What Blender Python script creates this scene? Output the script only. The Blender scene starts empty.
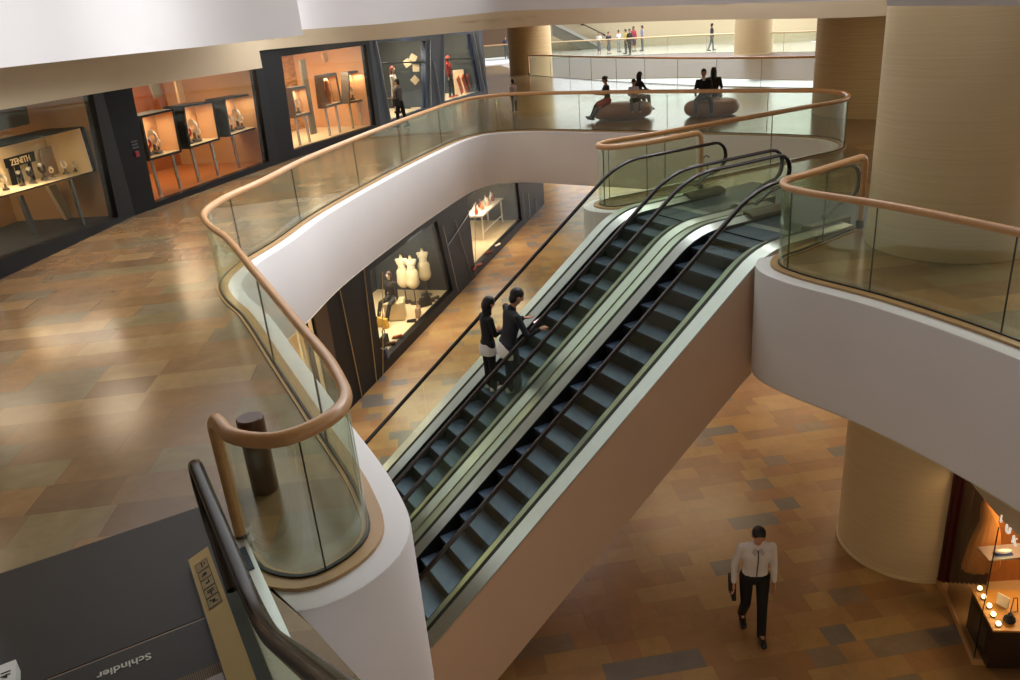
import bpy, bmesh, math, random
from mathutils import Vector, Matrix
from mathutils.geometry import tessellate_polygon
random.seed(7)
S = bpy.context.scene
COL = S.collection
R = math.radians

# ------------------------------------------------------------------ camera
F_PX, PITCH, ROLL, EYE = 793.3, R(22.51), R(4.89), 3.574
FW = Vector((0, math.cos(PITCH), -math.sin(PITCH)))
UP = Vector((0, math.sin(PITCH), math.cos(PITCH)))
RT = Vector((1, 0, 0))
cr, sr = math.cos(ROLL), math.sin(ROLL)
EYEV = Vector((0, 0, EYE))
def ray(x, y):
    a, b = (x-510)/F_PX, (y-340)/F_PX
    return FW + RT*(a*cr-b*sr) + UP*(-a*sr-b*cr)
def gp(x, y, z=0.0):
    r = ray(x, y); t = (z-EYE)/r.z
    return EYEV + r*t
def onplane(x, y, p, n):
    r = ray(x, y); t = (Vector(p)-EYEV).dot(n)/r.dot(n)
    return EYEV + r*t
cam_data = bpy.data.cameras.new('camera'); cam = bpy.data.objects.new('camera', cam_data); COL.objects.link(cam)
xr = RT*cr - UP*sr; yu = RT*sr + UP*cr
m = Matrix((xr, yu, -FW)).transposed().to_4x4(); m.translation = EYEV
cam.matrix_world = m
cam_data.sensor_width = 36; cam_data.lens = F_PX/1020*36; cam_data.clip_start = .05; cam_data.clip_end = 500
S.camera = cam

# ------------------------------------------------------------------ materials
def lin(c):
    if isinstance(c, str): c = tuple(int(c[i:i+2], 16)/255 for i in (0, 2, 4))
    return tuple((v/12.92 if v <= .04045 else ((v+.055)/1.055)**2.4) for v in c)
class NT:
    def __init__(s, name):
        s.m = bpy.data.materials.new(name); s.m.use_nodes = True; s.t = s.m.node_tree; s.t.nodes.clear()
        s.out = s.n('ShaderNodeOutputMaterial')
    def n(s, kind, **kw):
        nd = s.t.nodes.new(kind)
        for k, v in kw.items():
            if k.startswith('i_'):
                key = k[2:]; key = int(key) if key.isdigit() else key.replace('_', ' ')
                nd.inputs[key].default_value = v
            else: setattr(nd, k, v)
        return nd
    def l(s, a, b): s.t.links.new(a, b)
    def math(s, op, a, b=None, c=None):
        nd = s.n('ShaderNodeMath', operation=op)
        for i, v in enumerate((a, b, c)):
            if v is None: continue
            if hasattr(v, 'is_linked') or isinstance(v, bpy.types.NodeSocket): s.l(v, nd.inputs[i])
            else: nd.inputs[i].default_value = v
        return nd.outputs[0]
def mat(name, col, rough=.5, metal=0., spec=.5, noise=0., nscale=8., emis=None, estr=0., bump=0., bscale=60., coat=0., stretch=None, sheen=0.):
    t = NT(name); p = t.n('ShaderNodeBsdfPrincipled'); t.l(p.outputs[0], t.out.inputs[0])
    c = lin(col); p.inputs['Base Color'].default_value = (*c, 1)
    p.inputs['Roughness'].default_value = rough; p.inputs['Metallic'].default_value = metal
    p.inputs['Specular IOR Level'].default_value = spec; p.inputs['Coat Weight'].default_value = coat
    tc = t.n('ShaderNodeTexCoord'); mp = t.n('ShaderNodeMapping'); t.l(tc.outputs['Object'], mp.inputs[0])
    if stretch: mp.inputs['Scale'].default_value = stretch
    nz = t.n('ShaderNodeTexNoise', i_Scale=nscale, i_Detail=4.); t.l(mp.outputs[0], nz.inputs[0])
    mx = t.n('ShaderNodeMix', data_type='RGBA'); t.l(nz.outputs[0], mx.inputs[0])
    k = max(noise, .02)
    mx.inputs[6].default_value = (*[v*(1-k) for v in c], 1); mx.inputs[7].default_value = (*[min(1, v*(1+k)) for v in c], 1)
    t.l(mx.outputs[2], p.inputs['Base Color'])
    if emis: p.inputs['Emission Color'].default_value = (*lin(emis), 1); p.inputs['Emission Strength'].default_value = estr
    if bump:
        b = t.n('ShaderNodeBump', i_Strength=bump, i_Distance=.01); n2 = t.n('ShaderNodeTexNoise', i_Scale=bscale, i_Detail=2.)
        t.l(mp.outputs[0], n2.inputs[0]); t.l(n2.outputs[0], b.inputs['Height']); t.l(b.outputs[0], p.inputs['Normal'])
    return t.m
def stone_floor(name, ang, rh, ln, stops, rough=.13, spec=.5, marble=.5):
    """slabs in running rows, random length offset and colour per slab"""
    t = NT(name); p = t.n('ShaderNodeBsdfPrincipled'); t.l(p.outputs[0], t.out.inputs[0])
    tc = t.n('ShaderNodeTexCoord'); mp = t.n('ShaderNodeMapping'); mp.inputs['Rotation'].default_value[2] = ang
    t.l(tc.outputs['Object'], mp.inputs[0]); sx = t.n('ShaderNodeSeparateXYZ'); t.l(mp.outputs[0], sx.inputs[0])
    yr = t.math('DIVIDE', sx.outputs[1], rh); row = t.math('FLOOR', yr)
    wn = t.n('ShaderNodeTexWhiteNoise', noise_dimensions='1D'); t.l(row, wn.inputs['W'])
    xs = t.math('DIVIDE', sx.outputs[0], ln); xo = t.math('MULTIPLY_ADD', wn.outputs[0], 7.3, xs)
    # vary slab length: warp x by a slow sine per row
    wv = t.math('SINE', t.math('MULTIPLY_ADD', wn.outputs[0], 40., t.math('MULTIPLY', xo, 2.1)))
    xw = t.math('MULTIPLY_ADD', wv, .28, xo); cl = t.math('FLOOR', xw)
    cb = t.n('ShaderNodeCombineXYZ'); t.l(cl, cb.inputs[0]); t.l(row, cb.inputs[1])
    w2 = t.n('ShaderNodeTexWhiteNoise', noise_dimensions='2D'); t.l(cb.outputs[0], w2.inputs[0])
    rp = t.n('ShaderNodeValToRGB'); t.l(w2.outputs[0], rp.inputs[0]); rp.color_ramp.interpolation = 'CONSTANT'
    e = rp.color_ramp.elements
    while len(e) < len(stops): e.new(.5)
    for i, (q, c) in enumerate(stops): e[i].position = q; e[i].color = (*lin(c), 1)
    nz = t.n('ShaderNodeTexNoise', i_Scale=1.7, i_Detail=8., i_Roughness=.62, i_Distortion=.6); t.l(mp.outputs[0], nz.inputs[0])
    n3 = t.n('ShaderNodeTexNoise', i_Scale=9., i_Detail=5.); t.l(mp.outputs[0], n3.inputs[0])
    s1 = t.math('MULTIPLY_ADD', nz.outputs[0], marble*1.5, 1-marble*.75)
    s2 = t.math('MULTIPLY_ADD', n3.outputs[0], marble*.5, 1-marble*.25)
    sc = t.math('MULTIPLY', s1, s2)
    fy = t.math('FRACT', yr); fx = t.math('FRACT', xw)
    j = t.math('MINIMUM', t.math('GREATER_THAN', fy, .012), t.math('GREATER_THAN', fx, .008))
    sc = t.math('MULTIPLY', sc, t.math('MULTIPLY_ADD', j, .22, .78))
    vm = t.n('ShaderNodeVectorMath', operation='SCALE'); t.l(rp.outputs[0], vm.inputs[0]); t.l(sc, vm.inputs['Scale'])
    t.l(vm.outputs[0], p.inputs['Base Color'])
    rr = t.math('MULTIPLY_ADD', n3.outputs[0], .12, rough-.06); t.l(rr, p.inputs['Roughness'])
    p.inputs['Specular IOR Level'].default_value = spec
    return t.m
def glass(name, tint, body=.04, refl=1.0):
    t = NT(name); tr = t.n('ShaderNodeBsdfTransparent'); tr.inputs[0].default_value = (*lin(tint), 1)
    gl = t.n('ShaderNodeBsdfGlossy'); gl.inputs[0].default_value = (.95*refl, 1*refl, .97*refl, 1); gl.inputs['Roughness'].default_value = .02
    lw = t.n('ShaderNodeLayerWeight', i_Blend=.5); fr = t.math('MULTIPLY_ADD', t.math('POWER', lw.outputs['Facing'], 4.), .55, .03)
    mx = t.n('ShaderNodeMixShader'); t.l(fr, mx.inputs[0]); t.l(tr.outputs[0], mx.inputs[1]); t.l(gl.outputs[0], mx.inputs[2])
    df = t.n('ShaderNodeBsdfDiffuse'); df.inputs[0].default_value = (.55, .62, .52, 1)
    m2 = t.n('ShaderNodeMixShader'); m2.inputs[0].default_value = body; t.l(mx.outputs[0], m2.inputs[1]); t.l(df.outputs[0], m2.inputs[2])
    t.l(m2.outputs[0], t.out.inputs[0]); return t.m
def banded(name, c0, c1, scale, rough=.6, axis=2, warp=.6, bump=.15):
    """horizontal fine layers, as on the clad columns"""
    t = NT(name); p = t.n('ShaderNodeBsdfPrincipled', i_Roughness=rough); t.l(p.outputs[0], t.out.inputs[0])
    tc = t.n('ShaderNodeTexCoord'); mp = t.n('ShaderNodeMapping'); t.l(tc.outputs['Object'], mp.inputs[0])
    sc = [warp, warp, warp]; sc[axis] = scale; mp.inputs['Scale'].default_value = sc
    nz = t.n('ShaderNodeTexNoise', i_Scale=1., i_Detail=5., i_Roughness=.7); t.l(mp.outputs[0], nz.inputs[0])
    rp = t.n('ShaderNodeValToRGB'); t.l(nz.outputs[0], rp.inputs[0])
    rp.color_ramp.elements[0].position = .38; rp.color_ramp.elements[1].position = .62
    rp.color_ramp.elements[0].color = (*lin(c0), 1); rp.color_ramp.elements[1].color = (*lin(c1), 1); t.l(rp.outputs[0], p.inputs['Base Color'])
    b = t.n('ShaderNodeBump', i_Strength=bump, i_Distance=.01); t.l(nz.outputs[0], b.inputs['Height']); t.l(b.outputs[0], p.inputs['Normal'])
    return t.m
def ribbed(name, col, ang, period, rough=.35, metal=.7, dark=.5):
    t = NT(name); p = t.n('ShaderNodeBsdfPrincipled', i_Roughness=rough, i_Metallic=metal); t.l(p.outputs[0], t.out.inputs[0])
    tc = t.n('ShaderNodeTexCoord'); mp = t.n('ShaderNodeMapping'); mp.inputs['Rotation'].default_value[2] = ang
    t.l(tc.outputs['Object'], mp.inputs[0]); sx = t.n('ShaderNodeSeparateXYZ'); t.l(mp.outputs[0], sx.inputs[0])
    f = t.math('FRACT', t.math('DIVIDE', sx.outputs[0], period)); g = t.math('GREATER_THAN', f, .45)
    n = t.n('ShaderNodeTexNoise', i_Scale=3., i_Detail=5.); t.l(mp.outputs[0], n.inputs[0])
    k = t.math('MULTIPLY', t.math('MULTIPLY_ADD', g, 1-dark, dark), t.math('MULTIPLY_ADD', n.outputs[0], .5, .75))
    vm = t.n('ShaderNodeVectorMath', operation='SCALE'); vm.inputs[0].default_value = lin(col); t.l(k, vm.inputs['Scale']); t.l(vm.outputs[0], p.inputs['Base Color'])
    b = t.n('ShaderNodeBump', i_Strength=.4, i_Distance=.004); t.l(g, b.inputs['Height']); t.l(b.outputs[0], p.inputs['Normal'])
    return t.m
M = {}
WARM = [(0, '806446'), (.12, '785e40'), (.22, '7c6c4e'), (.34, '886a48'), (.46, '6f573e'), (.54, '8e7350'), (.68, '7a6146'), (.8, '766852'), (.9, '826444')]
LOWT = [(0, '987650'), (.14, '9c7a4c'), (.28, '8e6a46'), (.4, '9c7c52'), (.52, '946e48'), (.64, '9e8052'), (.74, '8a6a4a'), (.83, '7e6e5c'), (.91, '6e6862')]
M['floor_up'] = stone_floor('travertine_floor', R(-4), .46, 1.05, WARM, rough=.2, spec=.5, marble=.5)
M['floor_low'] = stone_floor('sandstone_floor', R(-6), .36, .62, LOWT, rough=.31, marble=.45)
M['white'] = mat('white_plaster', 'dfdee1', .7, noise=.03, nscale=1.5)
M['whitetop'] = mat('white_coping', 'e6e2e0', .6)
M['beige'] = mat('beige_bulkhead', 'c9b89b', .75, noise=.04, nscale=2)
M['curb'] = mat('stone_curb', 'b08c5e', .35, noise=.2, nscale=3)
M['clad'] = mat('escalator_cladding', 'd6bca6', .55, noise=.03, nscale=2)
M['glass'] = glass('balustrade_glass', 'f7fbf4', .022)
M['glassfar'] = glass('far_balustrade_glass', 'f6faf8', .06)
M['shopglass'] = glass('shop_glass', 'f8f8f6', .004, .35)
M['seam'] = mat('glass_edge', '1f2a22', .3)
M['rubberline'] = mat('glazing_channel', '15140f', .5)
M['wood'] = mat('beech_handrail', 'cc9c6a', .32, noise=.16, nscale=5, stretch=(1, 1, 6), coat=.3)
M['woodcol'] = mat('brown_veneer', '54301f', .35, noise=.2, nscale=6)
M['column'] = banded('layered_stone_cladding', 'cbb68c', 'd8c6a0', 170)
M['columnfar'] = banded('far_stone_cladding', 'b59a6c', 'c8ae80', 60)
M['steel'] = mat('brushed_steel', 'cdd2d2', .28, metal=.9, noise=.06, nscale=3, stretch=(6, 6, 1))
M['steeldk'] = mat('dark_steel', '6a6258', .35, metal=.85, noise=.08)
M['gold'] = mat('golden_anodised_strip', 'b09a68', .35, metal=.35)
M['black'] = mat('black_skirt', '08090b', .4)
M['rail'] = mat('rubber_handrail', '1a0f0c', .25, spec=.5)
HDG = R(61.43)
ribang = -(math.pi/2-HDG)
M['step'] = ribbed('step_tread', '52627a', ribang+math.pi/2, .03, .4, .6, .7)
M['riser'] = ribbed('step_riser', '08090b', ribang+math.pi/2, .03, .75, 0., .5)  # near-black colour stands in for the shade between treads
M['plate'] = mat('landing_plate', '3a4654', .38, metal=.5, noise=.15, nscale=12)
M['comb'] = mat('comb_plate', '9aa4a8', .35, metal=.8)
M['plate41'] = ribbed('dark_ribbed_plate', '2a2624', R(62), .014, .42, .4, .62)
M['frame'] = mat('blue_black_shopfront', '090b10', .45, spec=.2, noise=.08)
M['frameblue'] = mat('slate_blue_panel', '1c2a40', .4, metal=.1, spec=.3)
M['metal_pole'] = mat('thin_chrome_pole', 'aab2ba', .25, metal=.9)
M['tan'] = mat('tan_panel', 'b98f5e', .55, noise=.1)
M['orangewood'] = mat('orange_wood_panel', 'a8642c', .45, noise=.25, nscale=4, stretch=(4, 4, .6))
M['cream'] = mat('cream_panel', 'dfc9a0', .6)
M['peach'] = mat('peach_display_lining', 'd8a878', .6)
M['darkgrey'] = mat('dark_grey_panel', '34393a', .6)
M['brownfab'] = mat('brown_screen', '4a3826', .7, noise=.2, nscale=20)
M['redglass'] = banded('dark_red_curtain', '1c0806', '5c1a10', 9, .35, axis=1, warp=.5)
M['letter'] = mat('white_letter', 'f4f2ea', .4, emis='fff4e0', estr=.55)
M['bulb'] = mat('glowing_candle', 'fff0c8', .4, emis='ffe0a0', estr=9.)
M['benchwood'] = mat('oiled_bench_wood', '8e5a34', .35, noise=.25, nscale=3, stretch=(1, 1, 9))
M['whitesign'] = mat('white_enamel', 'dcdcda', .4)
M['ink'] = mat('black_print', '0c0c0c', .6)
M['plant'] = mat('dark_leaves', '3c5a48', .6, noise=.4, nscale=5)
M['farwall'] = mat('pale_cream_wall', 'dccfae', .8)
M['ceil'] = mat('white_ceiling', 'cfc4b0', .8)

# ------------------------------------------------------------------ mesh helpers
class MB:
    def __init__(s): s.v = []; s.f = []
    def add(s, vs, fs):
        b = len(s.v); s.v += [Vector(q) for q in vs]; s.f += [tuple(i+b for i in f) for f in fs]
    def box(s, c, size, rot=None):
        c = Vector(c); h = [x/2 for x in size]; Rm = rot if rot is not None else Matrix.Identity(3)
        vs = [c + Rm @ Vector((sx*h[0], sy*h[1], sz*h[2])) for sx in (-1, 1) for sy in (-1, 1) for sz in (-1, 1)]
        s.add(vs, [(0, 1, 3, 2), (4, 6, 7, 5), (0, 4, 5, 1), (2, 3, 7, 6), (0, 2, 6, 4), (1, 5, 7, 3)]); return s
    def prism(s, pts, d):
        """closed loop of 3D points extruded by vector d"""
        pts = [Vector(p) for p in pts]; d = Vector(d); n = len(pts)
        tri = tessellate_polygon([pts])
        fs = [tuple(t) for t in tri] + [tuple(reversed([i+n for i in t])) for t in tri]
        fs += [(i, (i+1) % n, (i+1) % n+n, i+n) for i in range(n)]
        s.add(pts+[p+d for p in pts], fs); return s
    def sweep(s, rings, close=True, caps=True):
        n = len(rings[0]); b = [p for r in rings for p in r]; fs = []
        for i in range(len(rings)-1):
            for j in range(n if close else n-1):
                k = (j+1) % n; fs.append((i*n+j, i*n+k, (i+1)*n+k, (i+1)*n+j))
        if caps and close:
            L = (len(rings)-1)*n; fs.append(tuple(range(n-1, -1, -1))); fs.append(tuple(L+j for j in range(n)))
        s.add(b, fs); return s
    def tube(s, pts, r, n=10, up=Vector((0, 0, 1)), sx=1., sy=1., caps=True):
        pts = [Vector(p) for p in pts]; rings = []
        rs = r if isinstance(r, (list, tuple)) else [r]*len(pts)
        prev = None
        for i, p in enumerate(pts):
            d = (pts[min(i+1, len(pts)-1)]-pts[max(i-1, 0)]).normalized()
            a = d.cross(up if prev is None else prev.cross(d))
            if prev is None and a.length < 1e-3: a = d.cross(Vector((1, 0, 0)))
            if prev is not None: a = d.cross((prev.cross(d)))*-1 if False else prev - d*prev.dot(d)
            a.normalize(); b2 = a.cross(d).normalized(); prev = a
            rings.append([p+(a*math.cos(2*math.pi*k/n)*sx+b2*math.sin(2*math.pi*k/n)*sy)*rs[i] for k in range(n)])
        return s.sweep(rings, True, caps)
    def lathe(s, prof, c=(0, 0, 0), n=24, ax=1., ay=1.):
        c = Vector(c); rings = [[c+Vector((r*math.cos(2*math.pi*k/n)*ax, r*math.sin(2*math.pi*k/n)*ay, z)) for k in range(n)] for r, z in prof]
        return s.sweep(rings)
    def ell(s, c, rad, n=14, mrow=9):
        prof = []
        c = Vector(c); rings = []
        for i in range(mrow+1):
            th = math.pi*(i+.02)/(mrow+.04); z = -math.cos(th); q = math.sin(th)
            rings.append([c+Vector((rad[0]*q*math.cos(2*math.pi*k/n), rad[1]*q*math.sin(2*math.pi*k/n), rad[2]*z)) for k in range(n)])
        return s.sweep(rings)
    def build(s, name, material, parent=None, smooth=40, local=False, bevel=0):
        me = bpy.data.meshes.new(name)
        off = Vector((0, 0, 0))
        if parent is not None and not local: off = world_loc(parent)
        me.from_pydata([tuple(v-off) for v in s.v], [], s.f); me.validate()
        mats = material if isinstance(material, (list, tuple)) else [material]
        for q in mats: me.materials.append(q)
        bm = bmesh.new(); bm.from_mesh(me); bmesh.ops.recalc_face_normals(bm, faces=bm.faces)
        if bevel: bmesh.ops.bevel(bm, geom=[e for e in bm.edges if len(e.link_faces) == 2 and e.calc_face_angle() > .6], offset=bevel, segments=2, affect='EDGES', profile=.6)
        bm.to_mesh(me); bm.free()
        if smooth:
            me.polygons.foreach_set('use_smooth', [True]*len(me.polygons)); me.set_sharp_from_angle(angle=R(smooth))
        o = bpy.data.objects.new(name, me); COL.objects.link(o)
        if parent is not None: o.parent = parent
        return o
def world_loc(o):
    p = Vector(o.location)
    while o.parent is not None: o = o.parent; p += Vector(o.location)
    return p
def tag(o, label, cat, group=None, kind=None):
    if label: o['label'] = label
    if cat: o['category'] = cat
    if group: o['group'] = group
    if kind: o['kind'] = kind
    return o
def thing(name, label, cat, loc, rz=0, group=None):
    o = bpy.data.objects.new(name, None); COL.objects.link(o); o.location = Vector(loc); o.rotation_euler = (0, 0, rz); o.empty_display_size = .1
    return tag(o, label, cat, group)
def struct(o): o['kind'] = 'structure'; return o
def catmull(pts, k=6, closed=False):
    pts = [Vector(p) for p in pts]; n = len(pts); out = []
    rng = range(n) if closed else range(n-1)
    for i in rng:
        p0 = pts[(i-1) % n] if (closed or i > 0) else pts[0]*2-pts[1]
        p1 = pts[i]; p2 = pts[(i+1) % n]
        p3 = pts[(i+2) % n] if (closed or i < n-2) else pts[-1]*2-pts[-2]
        a, b, c_ = (p1-p0).length**.5+1e-6, (p2-p1).length**.5+1e-6, (p3-p2).length**.5+1e-6
        t0, t1 = 0, a; t2 = t1+b; t3 = t2+c_
        for j in range(k):
            t = t1+(t2-t1)*j/k
            A1 = p0*((t1-t)/(t1-t0))+p1*((t-t0)/(t1-t0)); A2 = p1*((t2-t)/(t2-t1))+p2*((t-t1)/(t2-t1)); A3 = p2*((t3-t)/(t3-t2))+p3*((t-t2)/(t3-t2))
            B1 = A1*((t2-t)/(t2-t0))+A2*((t-t0)/(t2-t0)); B2 = A2*((t3-t)/(t3-t1))+A3*((t-t1)/(t3-t1))
            out.append(B1*((t2-t)/(t2-t1))+B2*((t-t1)/(t2-t1)))
    if not closed: out.append(pts[-1])
    return out
def resample(pts, step):
    out = [pts[0]]; acc = 0
    for a, b in zip(pts, pts[1:]):
        L = (b-a).length; 
        if L == 0: continue
        d = step-acc
        while d <= L: out.append(a.lerp(b, d/L)); d += step
        acc = L-(d-step)
    if (out[-1]-pts[-1]).length > step*.3: out.append(pts[-1])
    return out
def normals2(pts, closed=False):
    n = len(pts); out = []
    for i in range(n):
        a = pts[(i-1) % n] if (closed or i > 0) else pts[0]; b = pts[(i+1) % n] if (closed or i < n-1) else pts[-1]
        d = (b-a); d.z = 0; d.normalize(); out.append(Vector((d.y, -d.x, 0)))   # right-hand side
    return out
def offset(pts, d, closed=False):
    return [p+q*d for p, q in zip(pts, normals2(pts, closed))]
def strip_z(path, zf0, zf1):
    """vertical ribbon rings between two heights"""
    return [[Vector((p.x, p.y, zf0)), Vector((p.x, p.y, zf1))] for p in path]
V3 = lambda x, y, z=0.: Vector((x, y, z))
# ------------------------------------------------------------------ plan of the atrium (metres, upper floor z = 0, lower floor z = LOW)
LOW = -5.26; SLAB = -1.62
dh = V3(math.sin(HDG), math.cos(HDG)); rt = V3(math.cos(HDG), -math.sin(HDG))
def SU(s, u, z=0.): return dh*s + rt*u + V3(0, 0, z)
left_ctrl = [V3(*p) for p in [(-2.06, 4.9), (-1.88, 4.67), (-1.56, 4.57), (-1.3, 4.76), (-1.2, 5.03), (-1.36, 5.6), (-2.0, 6.95), (-2.75, 8.5), (-3.6, 10.25), (-4.1, 11.1),
    (-4.42, 11.9), (-4.45, 12.85), (-4.15, 14.3), (-3.85, 16.2), (-2.9, 19.8), (-1.75, 23.4), (-1.05, 25.2), (-.35, 26.05), (.7, 26.15), (3.1, 24.6), (5.7, 22.55), (7.7, 20.85), (8.3, 20.1), (8.38, 19.2), (7.95, 18.3),
    (6.7, 17.6), (4.3, 16.35), (2.86, 15.62), (2.12, 15.28), (1.93, 14.98), (2.12, 14.68), (2.8, 14.85), (3.9, 15.43)]]
right_ctrl = [V3(*p) for p in [(5.5, 11.9), (4.35, 11.05), (3.98, 10.8), (3.83, 10.45), (3.95, 10.02), (4.6, 8.92), (5.2, 7.5), (5.6, 5.9), (5.8, 4.0), (5.6, 1.0)]]
LP = resample(catmull(left_ctrl, 14), .085); RP = resample(catmull(right_ctrl, 14), .085)
def s_of(p): return p.dot(dh)
def u_of(p): return p.dot(rt)
def void_poly(o):
    a = offset(LP, o); b = offset(RP, o)
    ia = max(i for i, p in enumerate(a) if True); 
    while s_of(a[ia]) > 9.75: ia -= 1
    ib = 0
    while s_of(b[ib]) > 9.75: ib += 1
    u0 = u_of(a[ia]); u1 = u_of(b[ib])
    mid = [SU(9.75, u0), SU(9.75, u1)]
    tail = [V3(5.0, -1.5), V3(1.9, -1.5), V3(.9, .9), V3(-.9, 3.4), V3(-1.45, 4.1)]
    return a[:ia+1]+mid+b[ib:]+tail
def clean(poly):
    out = []
    for p in poly:
        if not out or (p-out[-1]).length > .03: out.append(p)
    return out
def fill_with_hole(outer, hole, z):
    allp = outer+hole; tri = tessellate_polygon([outer, hole])
    return [V3(p.x, p.y, z) for p in allp], [tuple(t) for t in tri]
voidE = clean(void_poly(.32)); voidC = clean(void_poly(.11))
OUT = [V3(-30, -12), V3(30, -12), V3(30, 30), V3(12.6, 30.2), V3(8.9, 34.9), V3(5.6, 41.2), V3(2.5, 48.4), V3(1.0, 60), V3(-30, 60)]
mb = MB(); vs, fs = fill_with_hole(OUT, voidC, 0.0); mb.add(vs, fs); o = struct(mb.build('floor', M['floor_up'], smooth=0))
mb = MB(); vs, fs = fill_with_hole(OUT, voidE, SLAB); mb.add(vs, fs)
struct(mb.build('ceiling', M['ceil'], smooth=0))
# white coping + fascia of the slab edge
n = len(voidE); mb = MB()
nrm = normals2(voidE, True)
rings = []
for i in range(n+1):
    p = voidE[i % n]; q = nrm[i % n]
    rings.append([p-q*.23+V3(0, 0, -.012), p-q*.03+V3(0, 0, -.012), p-q*.008+V3(0, 0, -.02), p+V3(0, 0, -.045), p+V3(0, 0, SLAB+.05), p-q*.02+V3(0, 0, SLAB)])
mb.sweep(rings, close=False, caps=False); struct(mb.build('wall_atrium', M['white'], smooth=45))
# stone curb under the glass
def curb(path, name):
    mb = MB(); a = normals2(path)
    mb.sweep([[p+q*.12+V3(0, 0, -.02), p+q*.12+V3(0, 0, .018), p-q*.05+V3(0, 0, .018), p-q*.05+V3(0, 0, -.02)] for p, q in zip(path, a)])
    return struct(mb.build(name, M['curb'], smooth=30))
curb(LP, 'trim_1'); curb(RP, 'trim_2')
# far edge of this floor (second atrium)
FE = [V3(12.6, 30.2), V3(8.9, 34.9), V3(5.6, 41.2), V3(2.5, 48.4), V3(1.0, 60)]
mb = MB(); mb.sweep([[p+V3(0, 0, 0), p+V3(0, 0, SLAB)] for p in FE], close=False, caps=False); struct(mb.build('wall_far_edge', M['white'], smooth=0))
# lower floor
mb = MB(); mb.add([V3(-40, -15, LOW), V3(45, -15, LOW), V3(45, 62, LOW), V3(-40, 62, LOW)], [(0, 1, 2, 3)]); o = struct(mb.build('floor', M['floor_low'], smooth=0))
M['pale'] = mat('floor_sky_glare', 'd4d6d2', .5, noise=.1, nscale=.4)  # sky glare on the distant lower floor, put into a pale colour
mb = MB(); mb.add([V3(-40, 62, LOW-.01), V3(80, 62, LOW-.01), V3(80, 140, LOW-.01), V3(-40, 140, LOW-.01)], [(0, 1, 2, 3)]); struct(mb.build('floor', M['pale'], smooth=0))

# ------------------------------------------------------------------ glass balustrades with beech handrails
RAILH = 1.12
def balustrade(name, label, path, seams, newel_start=None, newel_end=None, gmat='glass', r=.048, h=RAILH, group=None, wm='wood', z0=0.):
    t = thing(name, label, 'balustrade', path[0]+V3(0, 0, z0), group=group)
    Z = V3(0, 0, z0)
    top = [p+V3(0, 0, h)+Z for p in path]
    # handrail, bent down into newels at its ends
    pts = list(top)
    def drop(end, d):
        out = []
        for k in range(1, 7):
            a = k/6*math.pi/2; out.append(end+d*(.13*math.sin(a))+V3(0, 0, -.13*(1-math.cos(a))))
        return out
    if newel_start is not None:
        d = (path[0]-path[1]).normalized(); pts = list(reversed(drop(top[0], d)))+pts
        e = pts[0]; pts = [V3(e.x, e.y, z0+.05), V3(e.x, e.y, z0+.5)]+pts
        MB().tube([V3(e.x, e.y, z0), V3(e.x, e.y, z0+.13)], .06, 14).build('newel_shoe', M['steeldk'], t)
    if newel_end is not None:
        d = (path[-1]-path[-2]).normalized(); pts = pts+drop(top[-1], d); e = pts[-1]; pts = pts+[V3(e.x, e.y, z0+.5), V3(e.x, e.y, z0+.05)]
        MB().tube([V3(e.x, e.y, z0), V3(e.x, e.y, z0+.13)], .06, 14).build('newel_shoe', M['steeldk'], t)
    MB().tube(pts, r, 14, sx=1.15, sy=.95).build('handrail', M[wm], t, 60)
    # panels between seams (indices along the path)
    L = [0]
    for a, b in zip(path, path[1:]): L.append(L[-1]+(b-a).length)
    cuts = [0]+[s for s in seams if s < L[-1]-.4]+[L[-1]]
    nr = normals2(path)
    def at(d):
        for i in range(len(L)-1):
            if L[i+1] >= d: k = (d-L[i])/(L[i+1]-L[i]+1e-9); return path[i].lerp(path[i+1], k), nr[i].lerp(nr[i+1], k).normalized()
        return path[-1], nr[-1]
    for a, b in zip(cuts, cuts[1:]):
        a2, b2 = a+.006, b-.006
        ds = [a2]+[x for x in L if a2+.02 < x < b2-.02]+[b2]
        rg = []
        for d in ds:
            p, q = at(d); rg.append([p+q*.009+V3(0, 0, .0)+Z, p+q*.009+V3(0, 0, h-.03)+Z, p-q*.009+V3(0, 0, h-.03)+Z, p-q*.009+Z])
        pn = MB().sweep(rg).build('glass_panel', M[gmat], t, 40)
        if b < L[-1]:
            p, q = at(b); e = q.cross(V3(0, 0, 1))
            MB().box(p+V3(0, 0, h/2)+Z, (.02, .007, h-.06), Matrix((q, e, V3(0, 0, 1))).transposed()).build('panel_edge', M['seam'], pn)
    MB().sweep([[p+q*.016+V3(0, 0, .012)+Z, p+q*.016+V3(0, 0, .034)+Z, p-q*.016+V3(0, 0, .034)+Z, p-q*.016+V3(0, 0, .012)+Z] for p, q in zip(path, nr)]).build('glazing_channel', M['rubberline'], t, 40)
    return t
def path_len_at(path, x, y):
    g = gp(x, y, 0); best = min(range(len(path)), key=lambda i: (path[i]-g).length); return sum((path[i+1]-path[i]).length for i in range(best))
seamsL = [path_len_at(LP, *q) for q in [(330, 572), (245, 261), (315.5, 222), (370, 188), (416, 165)]]
seamsL += [seamsL[0]+2.05, seamsL[0]+4.3]; s6 = seamsL[4]
seamsL += [s6+2.9*k for k in range(1, 9)]
seamsL += [path_len_at(LP, 735, 166), path_len_at(LP, 846, 145), path_len_at(LP, 660, 190)]
lt = sum((b-a).length for a, b in zip(LP, LP[1:]))
seamsL = [s for s in seamsL if s < lt-3.2]+[lt-2.75, lt-2.1, lt-1.2]
seamsL = sorted(seamsL); sl = [seamsL[0]]
for q in seamsL[1:]:
    if q-sl[-1] > .5: sl.append(q)
balustrade('glass_balustrade', 'long curved glass balustrade with wood handrail round the left and far void edge', LP, sl, True, True)
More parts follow.
